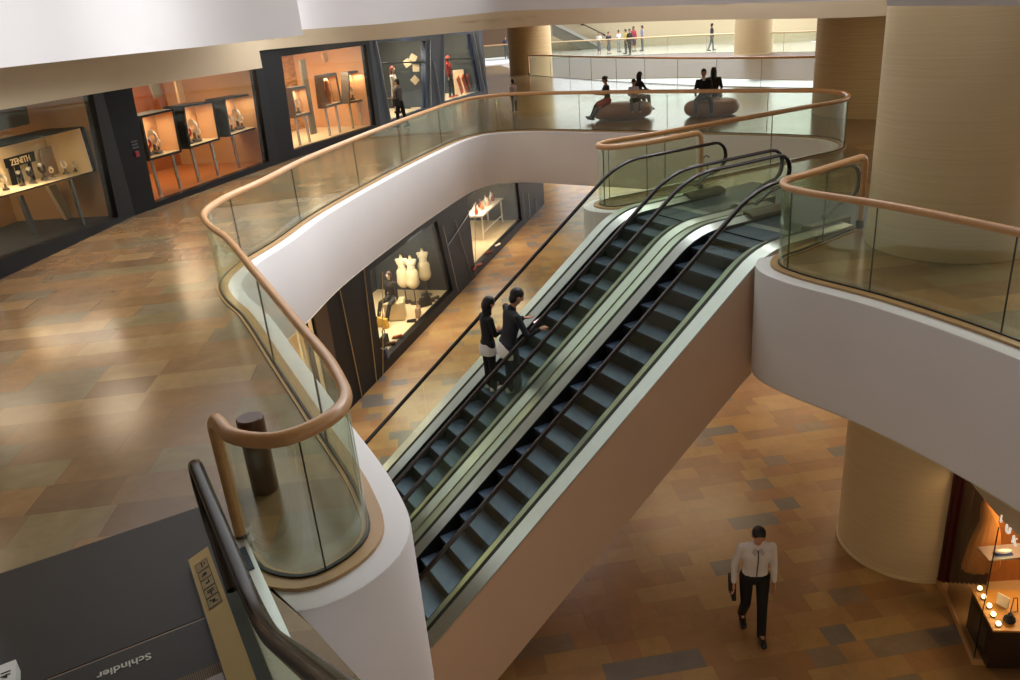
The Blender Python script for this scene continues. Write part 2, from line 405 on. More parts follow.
sr_ = [path_len_at(RP, 790, 271), path_len_at(RP, 880, 291), path_len_at(RP, 1003, 333), .9]
balustrade('glass_balustrade', 'glass balustrade with wood handrail in front of the big round column on the right', RP, sorted(sr_)+[max(sr_)+2.6, max(sr_)+5.2], True, None)
# standing brown post inside the near balustrade end
b = gp(266, 489); tp = onplane(251, 417, b, V3(0, 1, 0)); 
hh = tp.z
MB().lathe([(.001, 0), (.105, 0), (.11, .02), (.11, hh-.01), (.10, hh), (.001, hh)], b, 22).build('newel_bollard', M['woodcol'])
tag(bpy.data.objects['newel_bollard'], 'short dark brown round post standing inside the near end of the curved glass balustrade', 'post')

# ------------------------------------------------------------------ escalators
TAN = math.tan(R(35.1)); S0 = 8.594
def zc(s, s0=S0, ztop=0., Rr=1.5):
    th = R(35.1); tl = Rr*math.tan(th/2)
    a = s0-tl*math.cos(th)
    if s <= a: return ztop+TAN*(s-s0)
    e = s0+tl
    if s >= e: return ztop
    dx = e-s; return ztop-(Rr-math.sqrt(max(0, Rr*Rr-dx*dx)))
def srange(a, b, st=.12):
    k = max(2, int((b-a)/st)+1); return [a+(b-a)*i/(k-1) for i in range(k)]
def prof_sweep(name, mt, uc, sl, prof, parent, smooth=50):
    mb = MB(); mb.sweep([[SU(s, uc+u, zc(s)+h) for u, h in prof] for s in sl]); return mb.build(name, mt, parent, smooth)
def rail_path(s_lo, s_hi, u, h=.97):
    pts = []
    rr = .27
    # top newel
    for k in range(0, 9):
        a = math.pi*k/8; pts.append(SU(s_hi+rr*1.05*math.sin(a), u, zc(s_hi)+h-rr+rr*math.cos(a)))
    pts.append(SU(s_hi-.22, u, zc(s_hi-.2)+h-2*rr-.04)); pts.append(SU(s_hi-.5, u, zc(s_hi-.5)+.24))
    pts.reverse()
    mid = [SU(s, u, zc(s)+h + (.0)) for s in reversed(srange(s_lo, s_hi-.02, .15))]
    return pts+mid
def glass_side(parent, u, s_lo, s_hi, cuts):
    for a, b in zip(cuts, cuts[1:]):
        ss = srange(a+.006, b-.006, .15); lo = [SU(s, u-.006, zc(s)+.1) for s in ss]; hi = [SU(s, u-.006, zc(s)+.94) for s in reversed(ss)]
        if b == cuts[-1]:
            hi = [SU(b+.24*math.sin(math.pi*k/8), u-.006, zc(b)+.69+.24*math.cos(math.pi*k/8)) for k in range(8, 0, -1)][::1]+hi
            lo = lo
        MB().prism(lo+hi, rt*.012).build('glass_panel', M['glass'], parent, 30)
def escalator(label, uc, s_top, moving_u):
    t = thing('escalator', label, 'escalator', SU(1.2, uc, LOW), group='pair of escalators up from the lower floor')
    k = -4; n = 0
    while True:
        s = 2.862+.349*k; k += 1
        if s > 9.6: break
        if s < 1.0: continue
        z = zc(s) if zc(s) < -.02 else -.004; z2 = zc(s+.349) if zc(s+.349) < -.02 else -.004
        u0, u1 = uc-.49, uc+.49
        st = MB().prism([SU(s, u0, z), SU(s+.352, u0, z), SU(s+.352, u0, z-.03), SU(s, u0, z-.03)], rt*(u1-u0)).build('step', M['step'], t, 0)
        MB().prism([SU(s-.002, u0, z-.002), SU(s+.02, u0, z-.03), SU(s+.05, u0, z-.3), SU(s+.03, u0, z-.3)], rt*(u1-u0)).build('riser', M['riser'], st, 0)
        n += 1
    sl = srange(.9, s_top+.1, .14)
    slo = srange(.9, s_top-.1, .14)
    for sg in (-1, 1):
        prof_sweep('skirt', M['black'], uc, sl, [(sg*.497, -.42), (sg*.512, -.42), (sg*.512, .05), (sg*.497, .05)], t)
        prof_sweep('inner_deck', M['steel'], uc, sl, [(sg*.5, .045), (sg*.655, .112), (sg*.655, .09), (sg*.5, .02)], t)
        prof_sweep('glazing_channel', M['rubberline'], uc, sl, [(sg*.655, .085), (sg*.655, .118), (sg*.715, .118), (sg*.715, .085)], t)
        wdt = .94
        if (uc > -9.5 and sg < 0) or (uc < -9.5 and sg > 0): wdt = .885
        prof_sweep('outer_deck', M['steel'], uc, slo, [(sg*.715, .112), (sg*wdt, .09), (sg*wdt, .06), (sg*.715, .06)], t)
        gs = (s_top-.3)
        cuts = [1.1]+[x for x in (2.6, 4.4, 6.2, 8.0, 9.4) if x < gs-.5]+[s_top-.02]
        glass_side(t, uc+sg*.685, 1.1, s_top, cuts)
        MB().tube(rail_path(.9, s_top, uc+sg*.69), .036, 10, sx=1.15, sy=.8).build('handrail', M['rail'], t, 60)
        # end cap box where the rail returns
        prof_sweep('end_cap', M['steeldk'], uc, [s_top-.75, s_top+.12], [(sg*.5, -.02), (sg*.5, .1), (sg*.6, .15), (sg*.72, .15), (sg*.72, -.02)], t)
    # cladding: sides and underside
    sc = srange(.9, 9.6, .2)
    a, b = (-.935, .935)
    if uc > -9.5: a = -.88
    else: b = .88
    prof_sweep('truss_cladding', M['clad'], uc, sc, [(a, .06), (a, -1.64), (b, -1.64), (b, .06), (b-.03, .06), (b-.03, -1.6), (a+.03, -1.6), (a+.03, .06)], t, 30)
    MB().prism([SU(9.62, uc-.5, .004), SU(9.8, uc-.5, .004), SU(9.8, uc-.5, -.03), SU(9.62, uc-.5, -.03)], rt*1.0).build('comb_plate', M['comb'], t, 0)
    MB().prism([SU(9.8, uc-.9, .003), SU(12.1, uc-.9, .003), SU(12.1, uc-.9, -.02), SU(9.8, uc-.9, -.02)], rt*1.8).build('landing_plate', M['plate'], t, 0)
    return t
escalator('right one of the two long escalators, empty, with tan side cladding facing the viewer', -8.74, 10.55, 0)
escalator('left one of the two long escalators, carrying a couple who stand on its steps', -10.55, 10.85, 0)

# escalator 41, at whose foot landing the view looks back
H4 = V3(.47, -.883).normalized(); R4 = V3(-H4.y, H4.x)
def Q(s, u, z=0.): return H4*s+R4*u+V3(0, 0, z)
def z4(s, a=-3.22, Rr=1.6):
    th = R(33); tl = Rr*math.tan(th/2)
    if s <= a-tl: return 0.
    if s >= a+tl*math.cos(th): return math.tan(th)*(s-a)
    dx = s-(a-tl); return Rr-math.sqrt(max(0, Rr*Rr-dx*dx))
t = thing('escalator', 'near escalator at bottom left whose dark ribbed landing plate carries the maker lettering', 'escalator', Q(-4.3, -.43))
uc = -.43
MB().prism([Q(-6.2, uc-.75, .004), Q(-4.79, uc-.75, .004), Q(-4.79, uc-.75, -.03), Q(-6.2, uc-.75, -.03)], R4*1.5).build('landing_plate', M['plate41'], t, 0)
MB().prism([Q(-4.77, uc-.7, .004), Q(-4.3, uc-.7, .004), Q(-4.3, uc-.7, -.03), Q(-4.77, uc-.7, -.03)], R4*1.4).build('landing_plate', M['plate41'], t, 0)
M['comb41'] = ribbed('comb_with_teeth', '6a5a4c', R(28)+math.pi/2+R(34), .012, .4, .6, .35)
MB().prism([Q(-4.3, uc-.52, .008), Q(-4.1, uc-.52, -.01), Q(-4.1, uc-.52, -.04), Q(-4.3, uc-.52, -.03)], R4*1.04).build('comb_plate', M['comb41'], t, 0)
M['reflect_step'] = mat('orange_reflection_step', '9a6a44', .3, metal=.7)  # orange reflection at the comb edge, put into the first step's colour
for k in range(9):
    s = -4.09+.37*k; z = z4(s)*1.0-.015
    if s > -1.2: break
    st = MB().prism([Q(s, uc-.5, z), Q(s+.37, uc-.5, z), Q(s+.37, uc-.5, z-.04), Q(s, uc-.5, z-.04)], R4*1.0).build('step', M['reflect_step'] if k == 0 else M['step'], t, 0)
    z2 = z4(s+.37)-.015
    if z2-z > .03: MB().prism([Q(s+.37, uc-.5, z), Q(s+.39, uc-.5, z), Q(s+.39, uc-.5, z2), Q(s+.37, uc-.5, z2)], R4*1.0).build('riser', M['riser'], st, 0)
s4 = srange(-5.42, -.9, .12)
def p4(name, mt, prof, sl=s4): mb = MB(); mb.sweep([[Q(s, uc+u, z4(s)+h) for u, h in prof] for s in sl]); return mb.build(name, mt, t, 50)
for sg in (-1, 1):
    p4('skirt', M['black'], [(sg*.5, -.3), (sg*.515, -.3), (sg*.515, .06), (sg*.5, .06)], s4 if sg > 0 else srange(-4.3, -.9, .12))
    idk = p4('inner_deck', M['gold'], [(sg*.505, .06), (sg*.655, .115), (sg*.655, .0), (sg*.505, .0)], s4 if sg > 0 else srange(-4.3, -.9, .12))
    p4('glazing_channel', M['rubberline'], [(sg*.655, .0), (sg*.655, .12), (sg*.74, .12), (sg*.74, .0)], s4 if sg > 0 else srange(-4.3, -.9, .12))
    od = p4('outer_deck', M['steel'], [(sg*.74, .11), (sg*.92, .11), (sg*.92, .0), (sg*.74, .0)], srange(-5.46, -.9, .12))
    ss = srange(-5.0, -.9, .15)
    lo = [Q(s, uc+sg*.70-.006, z4(s)+.1) for s in ss]; hi = [Q(s, uc+sg*.70-.006, z4(s)+.93) for s in reversed(ss)]
    arc = [Q(-5.0-.24*math.sin(math.pi*k/8), uc+sg*.70-.006, .69+.24*math.cos(math.pi*k/8)) for k in range(1, 9)]
    MB().prism(lo+hi+arc, R4*.012).build('glass_panel', M['glass'], t, 30)
    pts = [Q(-4.6, uc+sg*.7, .26), Q(-4.85, uc+sg*.7, .36)]+[Q(-5.02-.27*math.sin(math.pi*k/8), uc+sg*.7, .70-.27*math.cos(math.pi*k/8)) for k in range(0, 9)]+[Q(s, uc+sg*.7, z4(s)+.97) for s in srange(-4.95, -.45, .12)]
    MB().tube(pts, .04, 14, sx=1.1, sy=.8).build('handrail', M['rail'], t, 60)
# recess cover on the outer deck
MB().box(Q(-5.1, uc+.83, .112), (.30, .12, .008), Matrix((H4, R4, V3(0, 0, 1))).transposed()).build('access_cover', M['plate'], t, 0)
# pictogram sticker on the golden strip
slope = math.atan2(.055, .15)
rx = R4*math.cos(slope)+V3(0, 0, math.sin(slope)); nz_ = H4.cross(rx)*1.0
if nz_.z < 0: nz_ = -nz_
rotm = Matrix((H4, rx, nz_)).transposed()
M['sticker'] = mat('sticker_film', 'a08c68', .5)
stc = MB().box(Q(-5.02, uc+.58, .0885)+nz_*.002, (.56, .1, .003), rotm).build('pictogram_sticker', M['sticker'], t, 0)
for k in range(5):
    c0 = Q(-5.24+.11*k, uc+.58, .0885)+nz_*.0045
    mb = MB()
    for (dx, dy, w, h_) in ((0, .044, .1, .003), (0, -.044, .1, .003), (.05, 0, .003, .09), (-.05, 0, .003, .09)): mb.box(c0+H4*dx+rx*dy, (w, h_, .001), rotm)
    fig = [[(-.02, 0, .03, .012), (.012, .0, .014, .014), (-.012, .02, .03, .008)], [(0, 0, .034, .03), (.01, -.02, .012, .01)], [(0, .0, .018, .03), (-.02, .01, .02, .008)], [(0, 0, .012, .05), (.015, 0, .05, .01), (-.02, 0, .01, .05)], [(0, 0, .035, .022), (-.02, -.02, .02, .012), (.02, .02, .01, .01)]][k]
    for (dx, dy, w, h_) in fig: mb.box(c0+H4*dx+rx*dy, (w, h_, .001), rotm)
    mb.build('pictogram', M['ink'], stc, 0)
def text_mesh(txt, size, mt, loc, xdir, updir, name, parent=None, extrude=.002, bold=False, xs=1.):
    cu = bpy.data.curves.new(name, 'FONT'); cu.body = txt; cu.size = size; cu.extrude = extrude; cu.align_x = 'CENTER'; cu.align_y = 'CENTER'
    if bold: cu.offset = size*.015
    tmp = bpy.data.objects.new('tmp', cu); COL.objects.link(tmp)
    dg = bpy.context.evaluated_depsgraph_get(); me = bpy.data.meshes.new_from_object(tmp.evaluated_get(dg)); bpy.data.objects.remove(tmp)
    x = Vector(xdir).normalized(); z = x.cross(Vector(updir)).normalized(); y = z.cross(x)
    Mx = Matrix((x, y, z)).transposed().to_4x4() @ Matrix.Diagonal((xs, 1, 1, 1)); 
    off = Vector(loc)-(world_loc(parent) if parent else Vector((0, 0, 0)))
    for v in me.vertices: v.co = (Mx @ v.co)+off
    me.materials.clear(); me.materials.append(mt); me.name = name
    o = bpy.data.objects.new(name, me); COL.objects.link(o)
    if parent: o.parent = parent
    return o
ce = (gp(108, 673)+gp(141, 660))/2
text_mesh('Schindler', .085, mat('embossed_silver_letters', 'b8b4ac', .4, metal=.3), ce+V3(0, 0, .006), gp(108, 673)-gp(141, 660), -H4.cross(V3(0,0,1)).cross(V3(0,0,1)) if False else H4*1.0, 'maker_lettering', t, .002, True)
# white number box on the left deck end
c41 = Q(-4.66, -1.12, .1)
wb = MB().box(c41-V3(0, 0, .05), (.6, .2, .1), Matrix((H4, R4, V3(0, 0, 1))).transposed()).build('number_plate', M['whitesign'], t, 0)

text_mesh('41', .075, M['ink'], Q(-4.85, -1.07, .102), -H4, -R4, 'number', wb, .001, True)
# ------------------------------------------------------------------ columns
def column(name, c, rad, z0, z1, mt, label, group=None):
    prof = [(rad+.02, z0), (rad+.02, z0+.04), (rad, z0+.05), (rad, z1-.03), (rad-.005, z1), (.01, z1)]
    o = MB().lathe([(.01, z0)]+prof, (c[0], c[1], 0), 72).build(name, mt, None, 40); return tag(o, label, 'column', group)
column('round_column', (6.43, 10.95), 1.09, LOW, 4.4, M['column'], 'big pale layered stone column at right, rising through both floors')
column('round_column', (11.6, 23.95), 2.0, LOW, 3.6, M['columnfar'], 'wide tan column behind the far right bend of the glass balustrade')
fc = gp(531.5, 74.5); fc = fc*(1+1.2/fc.length); 
column('round_column', (fc.x, fc.y), 1.28, LOW, 4.2, M['columnfar'], 'far tan column to the right of the last shopfront, behind the child')
# ------------------------------------------------------------------ ceiling of this floor and level above
bulk = [V3(-7.2, -8), V3(-7.3, 4), V3(-7.01, 12.0), V3(-6.6, 15.6), V3(-5.45, 20.6)]
bulk2 = [V3(-6.05, 20.55), V3(-6.07, 23.6), V3(-4.6, 25.6), V3(-2.57, 26.3), V3(.79, 27.3), V3(2.7, 24.4), V3(4.7, 18.4), V3(6.05, 12.7), V3(7.6, 13.4), V3(11, 13.0), V3(16, 8), V3(18, -8)]
def band(name, path, zb, zt, mt, th=.12, k=6):
    p = catmull(path, k); nr = normals2(p); mb = MB()
    zz = zb if callable(zb) else (lambda q: zb)
    mb.sweep([[a+V3(0, 0, zz(a)), a+V3(0, 0, zt), a-q*th+V3(0, 0, zt), a-q*th+V3(0, 0, zz(a))] for a, q in zip(p, nr)])
    return struct(mb.build(name, mt, None, 40))
def zlerp(path, zs):
    def f(a):
        best = None
        for (p, q, z0, z1) in zip(path, path[1:], zs, zs[1:]):
            d = q-p; L = d.length_squared; k = max(0, min(1, (a-p).dot(d)/L)); dd = (p+d*k-a).length
            if best is None or dd < best[0]: best = (dd, z0+(z1-z0)*k)
        return best[1]
    return f
band('wall_bulkhead_left', bulk, zlerp(bulk, [2.84, 2.84, 2.83, 2.8, 2.75]), 3.9, M['beige'])
band('wall_bulkhead_far', bulk2, zlerp(bulk2, [3.09, 3.09, 3.07, 3.05, 3.05, 3.05, 3.05, 3.05, 3.05, 3.05, 3.05, 3.05]), 3.95, M['beige'])
w1 = [V3(-7.6, -7), V3(-7.4, 4), V3(-6.4, 11.26), V3(-5.8, 12.9), V3(-5.15, 15.5), V3(-3.54, 16.8)]
band('wall_fascia_left', w1, zlerp(w1, [3.4, 3.4, 3.4, 3.408, 3.40, 3.438]), 4.7, M['white'])
w2 = [V3(-3.95, 16.6), V3(-3.9, 18.7), V3(-2.4, 20.1), V3(-.6, 21.4), V3(.6, 22.1), V3(1.8, 21.4), V3(2.7, 19.5), V3(4.0, 16.0), V3(4.61, 12.37), V3(4.64, 9.9), V3(4.66, 9.4)]
band('wall_fascia_far', w2, zlerp(w2, [3.54, 3.54, 3.513, 3.54, 3.561, 3.5, 3.456, 3.39, 3.35, 3.34, 3.33]), 4.7, M['white'])
w3 = [V3(4.4, 9.25), V3(4.75, 8.6), V3(5.07, 7.97), V3(5.6, 6.2), V3(6, 3), V3(6, -7)]
band('wall_fascia_right', w3, zlerp(w3, [3.29, 3.26, 3.23, 3.2, 3.2, 3.2]), 4.7, M['white'])
def lenres(path, n):
    p = catmull(path, 8); L = [0]
    for a, b in zip(p, p[1:]): L.append(L[-1]+(b-a).length)
    out = []
    for k in range(n):
        d = L[-1]*k/(n-1); i = max(j for j in range(len(L)) if L[j] <= d+1e-9); i = min(i, len(p)-2); out.append(p[i].lerp(p[i+1], (d-L[i])/(L[i+1]-L[i]+1e-9)))
    return out
def soffit(pa, pb, z, n=30):
    A, B = lenres(pa, n), lenres(pb, n); mb = MB()
    mb.sweep([[V3(a.x, a.y, z), V3(b.x, b.y, z), V3(b.x, b.y, z+.1), V3(a.x, a.y, z+.1)] for a, b in zip(A, B)]); struct(mb.build('ceiling', M['ceil'], None, 0))
soffit([p+V3(-.06, 0, 0) for p in bulk], [p+V3(-.1, .04, 0) for p in w1], 4.55)  # unseen soffit added to shade the left bulkhead
# ceiling plane beyond the bulkheads
b1 = catmull(bulk, 4); b2 = catmull(bulk2, 4)
ring = b1+b2
outer = [V3(-30, -12), V3(30, -12), V3(30, 30), V3(13.5, 31.5), V3(9.8, 36), V3(6.6, 42), V3(3.5, 49), V3(2.0, 60), V3(-30, 60)]
mb = MB(); vs, fs = fill_with_hole(outer, clean(ring), 3.35); mb.add(vs, fs); struct(mb.build('ceiling', M['ceil'], smooth=0))

# ------------------------------------------------------------------ upper shopfront wall
WV = [V3(-9.25, 8.0), V3(-8.12, 17.75), V3(-6.2, 23.5), V3(-3.98, 29.5), V3(-2.35, 34.3), V3(-.05, 40.3)]
def seg_frame(a, b):
    d = (b-a).normalized(); inn = V3(-d.y, d.x); return d, inn      # inn = into the shop (left)
def on_seg(px, a, b, inset=0., z=None):
    d, inn = seg_frame(a, b); p = onplane(px[0], px[1], a+inn*inset, inn); return p
class Shop:
    """one straight shopfront wall with polygonal openings given in wall coordinates"""
    def __init__(s, a, b, z0, z1, mt, name, th=.22):
        s.a, s.b, s.z0, s.z1 = a, b, z0, z1; s.d, s.inn = seg_frame(a, b); s.L = (b-a).length; s.holes = []; s.mt = mt; s.name = name; s.th = th
    def uv(s, px, inset=0.):
        p = onplane(px[0], px[1], s.a+s.inn*inset, s.inn); return ((p-s.a).dot(s.d), p.z)
    def P(s, u, z, inset=0.): return s.a+s.d*u+s.inn*inset+V3(0, 0, z-s.a.z)
    def opening(s, pxs):
        h = [s.uv(q) for q in pxs]; h = [(min(max(u, .05), s.L-.05), min(max(z, s.z0+.12), s.z1-.05)) for u, z in h]; s.holes.append(h); return h
    def build(s):
        out = [(0, s.z0), (s.L, s.z0), (s.L, s.z1), (0, s.z1)]
        loops = [[Vector((u, z, 0)) for u, z in out]]+[[Vector((u, z, 0)) for u, z in h] for h in s.holes]
        tri = tessellate_polygon(loops); allp = [q for l in loops for q in l]
        mb = MB()
        mb.add([s.P(q.x, q.y) for q in allp], [tuple(t) for t in tri])
        mb.add([s.P(q.x, q.y, s.th) for q in allp], [tuple(reversed(t)) for t in tri])
        for l in loops:
            m_ = len(l)
            for i in range(m_):
                p, q = l[i], l[(i+1) % m_]; mb.add([s.P(p.x, p.y), s.P(q.x, q.y), s.P(q.x, q.y, s.th), s.P(p.x, p.y, s.th)], [(0, 1, 2, 3)])
        return struct(mb.build(s.name, s.mt, None, 0))
    def pane(s, h, name, inset=.06):
        lp = [s.P(u, z, inset) for u, z in h]; o = MB().prism(lp, s.inn*.014).build(name, M['shopglass'], None, 0); return struct(o)
    def room(s, h, depth, back, floor, side, name, ztop=None, zf=None):
        us = [u for u, z in h]; zs = [z for u, z in h]; u0, u1 = min(us)-.05, max(us)+.05; z0 = zf if zf is not None else min(zs)-.02; z1 = ztop or max(zs)+.1; z1 = min(z1, s.z1)
        t0 = s.th
        MBf = MB().prism([s.P(u0, z0, t0), s.P(u1, z0, t0), s.P(u1, z0, depth), s.P(u0, z0, depth)], V3(0, 0, -.05)); struct(MBf.build('floor_shop_'+name, floor, None, 0))
        struct(MB().prism([s.P(u0, z0, depth), s.P(u1, z0, depth), s.P(u1, z1, depth), s.P(u0, z1, depth)], s.inn*.05).build('wall_back_'+name, back, None, 0))
        mb = MB()
        for u in (u0, u1): mb.prism([s.P(u, z0, t0), s.P(u, z0, depth), s.P(u, z1, depth), s.P(u, z1, t0)], s.d*.04)
        struct(mb.build('wall_side_'+name, side, None, 0))
        struct(MB().prism([s.P(u0, z1, t0), s.P(u1, z1, t0), s.P(u1, z1, depth), s.P(u0, z1, depth)], V3(0, 0, .05)).build('ceiling_shop_'+name, side, None, 0))
        s.r = (u0, u1, z0, z1)
LIGHTS = []
def area(loc, size, power, col, target=None, sy=None, name='lamp', spread=180):
    ld = bpy.data.lights.new(name, 'AREA'); ld.energy = power; ld.color = col; ld.size = size; ld.shape = 'RECTANGLE' if sy else 'SQUARE'
    if sy: ld.size_y = sy
    ld.spread = R(spread)
    o = bpy.data.objects.new(name, ld); COL.objects.link(o); o.location = loc
    d = (Vector(target)-Vector(loc)) if target is not None else V3(0, 0, -1)
    o.rotation_euler = d.to_track_quat('-Z', 'Y').to_euler(); return o
WARMC = (1.0, .74, .46); WARM2 = (1.0, .82, .6)
def vitrine(shop, px, inset, depth, label, cat='display case', legs=True, lining='peach', group=None, legz=0.1, frame='frame', th=.05, power=6, name='display_case'):
    """open-fronted lit box with a dark frame; px = TL TR BR BL of its inside edge"""
    uv = [shop.uv(q, inset) for q in px]
    t = thing(name, label, cat, shop.P(uv[3][0], legz if legs else uv[3][1], inset), group=group)
    c = (sum(u for u, z in uv)/4, sum(z for u, z in uv)/4)
    def out(u, z, k): 
        du, dz = u-c[0], z-c[1]; l = math.hypot(du, dz); return (u+du/l*k, z+dz/l*k)
    ex = [out(u, z, th*1.5) for u, z in uv]
    mb = MB()
    for i in range(4):
        j = (i+1) % 4
        mb.prism([shop.P(*uv[i], inset-.02), shop.P(*uv[j], inset-.02), shop.P(*ex[j], inset-.02), shop.P(*ex[i], inset-.02)], shop.inn*depth)
    mb.build('case_frame', M[frame], t, 0)
    ins = [out(u, z, -.004) for u, z in uv]
    mb = MB(); mb.prism([shop.P(*q, inset+depth-.06) for q in ins], shop.inn*.03)
    for i in (0, 1, 3):
        j = (i+1) % 4; a, b = ins[i], ins[j]; a2, b2 = out(*a, -.012), out(*b, -.012)
        mb.prism([shop.P(*a, inset), shop.P(*b, inset), shop.P(*b2, inset), shop.P(*a2, inset)], shop.inn*(depth-.07))
    mb.build('lining', M[lining], t, 0)
    a, b = ins[3], ins[2]; a2, b2 = out(*a, -.014), out(*b, -.014)
    MB().prism([shop.P(*a, inset), shop.P(*b, inset), shop.P(b2[0], b2[1]+.0, inset), shop.P(a2[0], a2[1], inset)], shop.inn*(depth-.07)).build('display_base', M['cream'], t, 0)
    if legs:
        for f in (.15, .85):
            u = uv[3][0]+(uv[2][0]-uv[3][0])*f; z = min(ex[3][1], ex[2][1])+.02; z = ex[3][1]+(ex[2][1]-ex[3][1])*f+.02
            MB().prism([shop.P(u-.03, z, inset+.1), shop.P(u+.03, z, inset+.1), shop.P(u+.06, legz, inset+.1), shop.P(u, legz, inset+.1)], shop.inn*.06).build('leg', M['metal_pole'], t, 0)
    u0, z0 = uv[0]; u1, z1 = uv[1]
    area(shop.P((u0+u1)/2, (z0+z1)/2-.06, inset+depth*.4), abs(u1-u0)*.6, power, WARM2, None, .15, 'vitrine_lamp')
    return t, uv, ins
def stand(kind, p, sc, mt, label, cat, group=None, name='watch_stand'):
    """small jewellery / watch stand: base, cushion and ring"""
    t = thing(name, label, cat, p, 0, group)
    MB().lathe([(.001, 0), (.04*sc, 0), (.035*sc, .02*sc), (.012*sc, .035*sc), (.01*sc, .09*sc), (.001, .09*sc)], (0, 0, 0), 12).build('base', M['steeldk'], t, 40, local=True)
    ring = [V3(.03*sc*math.cos(a), 0, .12*sc+.04*sc*math.sin(a)) for a in [2*math.pi*k/14 for k in range(15)]]
    MB().tube(ring, .013*sc, 8, up=V3(0, 1, 0)).build('band', mt, t, 60, local=True)
    MB().tube([V3(0, -.02*sc, .16*sc), V3(0, .012*sc, .16*sc)], .022*sc, 12, up=V3(1, 0, 0)).build('dial', M['steel'], t, 40, local=True)
    return t
M['redbits'] = mat('red_velvet', 'b03a2c', .7); M['whitebits'] = mat('white_gloss_ornament', 'eee4d4', .3); M['blackfab'] = mat('black_cloth', '15151a', .8)

# module 1: watch shop window at the far left
s1 = Shop(WV[0], WV[1], 0, 3.34, M['frame'], 'wall_left')
h1 = s1.opening([(-110, 118), (92, 90), (119, 219), (-110, 300)])
s1.build(); s1.pane(h1, 'window_1'); s1.room(h1, 2.6, M['tan'], M['darkgrey'], M['tan'], 'one', 3.3)
caseA, uvA, insA = vitrine(s1, [(-60, 162), (80, 128), (93, 171), (-60, 213)], .35, .9, 'long slanted black-framed lit watch case in the leftmost shop window', power=45, th=.07, frame='frame', lining='cream')
area(s1.P((s1.r[0]+s1.r[1])/2, 3.2, 1.5), 2.5, 60, WARM2, None, 1.)
# name panel in the case
p0 = s1.uv((8, 166), 1.0); 
pb = thing('name_board', 'dark board with the watch maker name inside the leftmost lit case', 'sign', onplane(20, 200, s1.P(0, 0, 1.02), s1.inn))
bq = [onplane(x, y, s1.P(0, 0, 1.05), s1.inn) for x, y in [(5, 159), (34, 151), (36, 161), (8, 168.5)]]
MB().prism(bq, s1.inn*.04).build('header', M['frame'], pb, 0)
for q in ([(9, 166), (13, 165), (20, 190), (16, 192)], [(15.5, 165), (19, 164), (27, 188), (23, 190)], [(29, 162), (31, 161.5), (37, 184), (34, 185)]):
    MB().prism([onplane(x, y, s1.P(0, 0, 1.05), s1.inn) for x, y in q], s1.inn*.04).build('upright', M['frame'], pb, 0)
a_, b_ = onplane(12, 163.5, s1.P(0, 0, 1.04), s1.inn), onplane(29, 157.5, s1.P(0, 0, 1.04), s1.inn)
text_mesh('ZENITH', .17, M['cream'], (a_+b_)/2, s1.d, V3(0, 0, 1), 'maker_name', pb, .004, True)
MB().prism([onplane(x, y, s1.P(0, 0, 1.1), s1.inn) for x, y in [(40, 149), (55, 145), (61, 176), (47, 180)]], s1.inn*.03).build('picture_panel', mat('speckled_photo_panel', 'a08878', .6, noise=.5, nscale=30), None, 0)
tag(bpy.data.objects['picture_panel'], 'speckled grey picture panel at the back of the leftmost watch case', 'picture')
gw = 'watches on stands in the leftmost case'
for i, (x, y, sc, mt, lb) in enumerate([(4, 190, 2.6, 'whitebits', 'pale watch tray heap at the left end of the leftmost case'), (21, 188, 2.6, 'blackfab', 'dark watch on stand below the left end of the name board'), (30, 181, 2.8, 'blackfab', 'tall dark watch stand directly in front of the name board'), (43, 181, 3.0, 'blackfab', 'large dark watch stand in front of the speckled picture'), (52, 180, 2.0, 'cream', 'small gold watch stand right of the large dark one'),
    (64, 174, 2.6, 'whitebits', 'white ornament standing by the right end of the leftmost case'), (74, 173, 1.9, 'whitebits', 'smallest white ornament in the right corner of the leftmost case')]):
    u, z = s1.uv((x, y), .75); k = (u-uvA[3][0])/(uvA[2][0]-uvA[3][0]); zb = uvA[3][1]+(uvA[2][1]-uvA[3][1])*k+.02
    stand('w', s1.P(u, zb, .7), sc*.62, M[mt], lb, 'watch stand', gw)
# leaning posts under the case and hanging screens above it
M['greyglass'] = mat('grey_screen', '6c6a5c', .4, noise=.2, nscale=2)
for (q, mt, lb, ins_) in [([(48, 186), (56, 184), (78, 222), (70, 224)], 'cream', 'pale slanted post below the leftmost case, nearer the pillar', 1.3), ([(20, 196), (23, 195), (42, 240), (38, 242)], 'metal_pole', 'thin pale slanted post below the leftmost case', 1.2),
        ([(64, 118), (70, 116), (92, 160), (86, 162)], 'peach', 'tan slanted board at the right end of the leftmost window', 1.6)]:
    o = MB().prism([s1.P(*s1.uv(c, ins_), ins_) for c in q], s1.inn*.08).build('slanted_post', M[mt], None, 0); tag(o, lb, 'post')
for (q, lb) in [([(-12, 112), (26, 104), (30, 124), (-6, 132)], 'olive glass screen above the left part of the watch case'), ([(34, 106), (50, 102), (60, 120), (44, 122)], 'narrow olive screen above the right part of the watch case')]:
    o = MB().prism([s1.P(*s1.uv(c, 1.4), 1.4) for c in q], s1.inn*.05).build('hanging_screen', M['greyglass'], None, 0); tag(o, lb, 'screen')
# pillar panel marks
pz = onplane(134, 139, s1.b+V3(0, 0, 0), s1.inn)

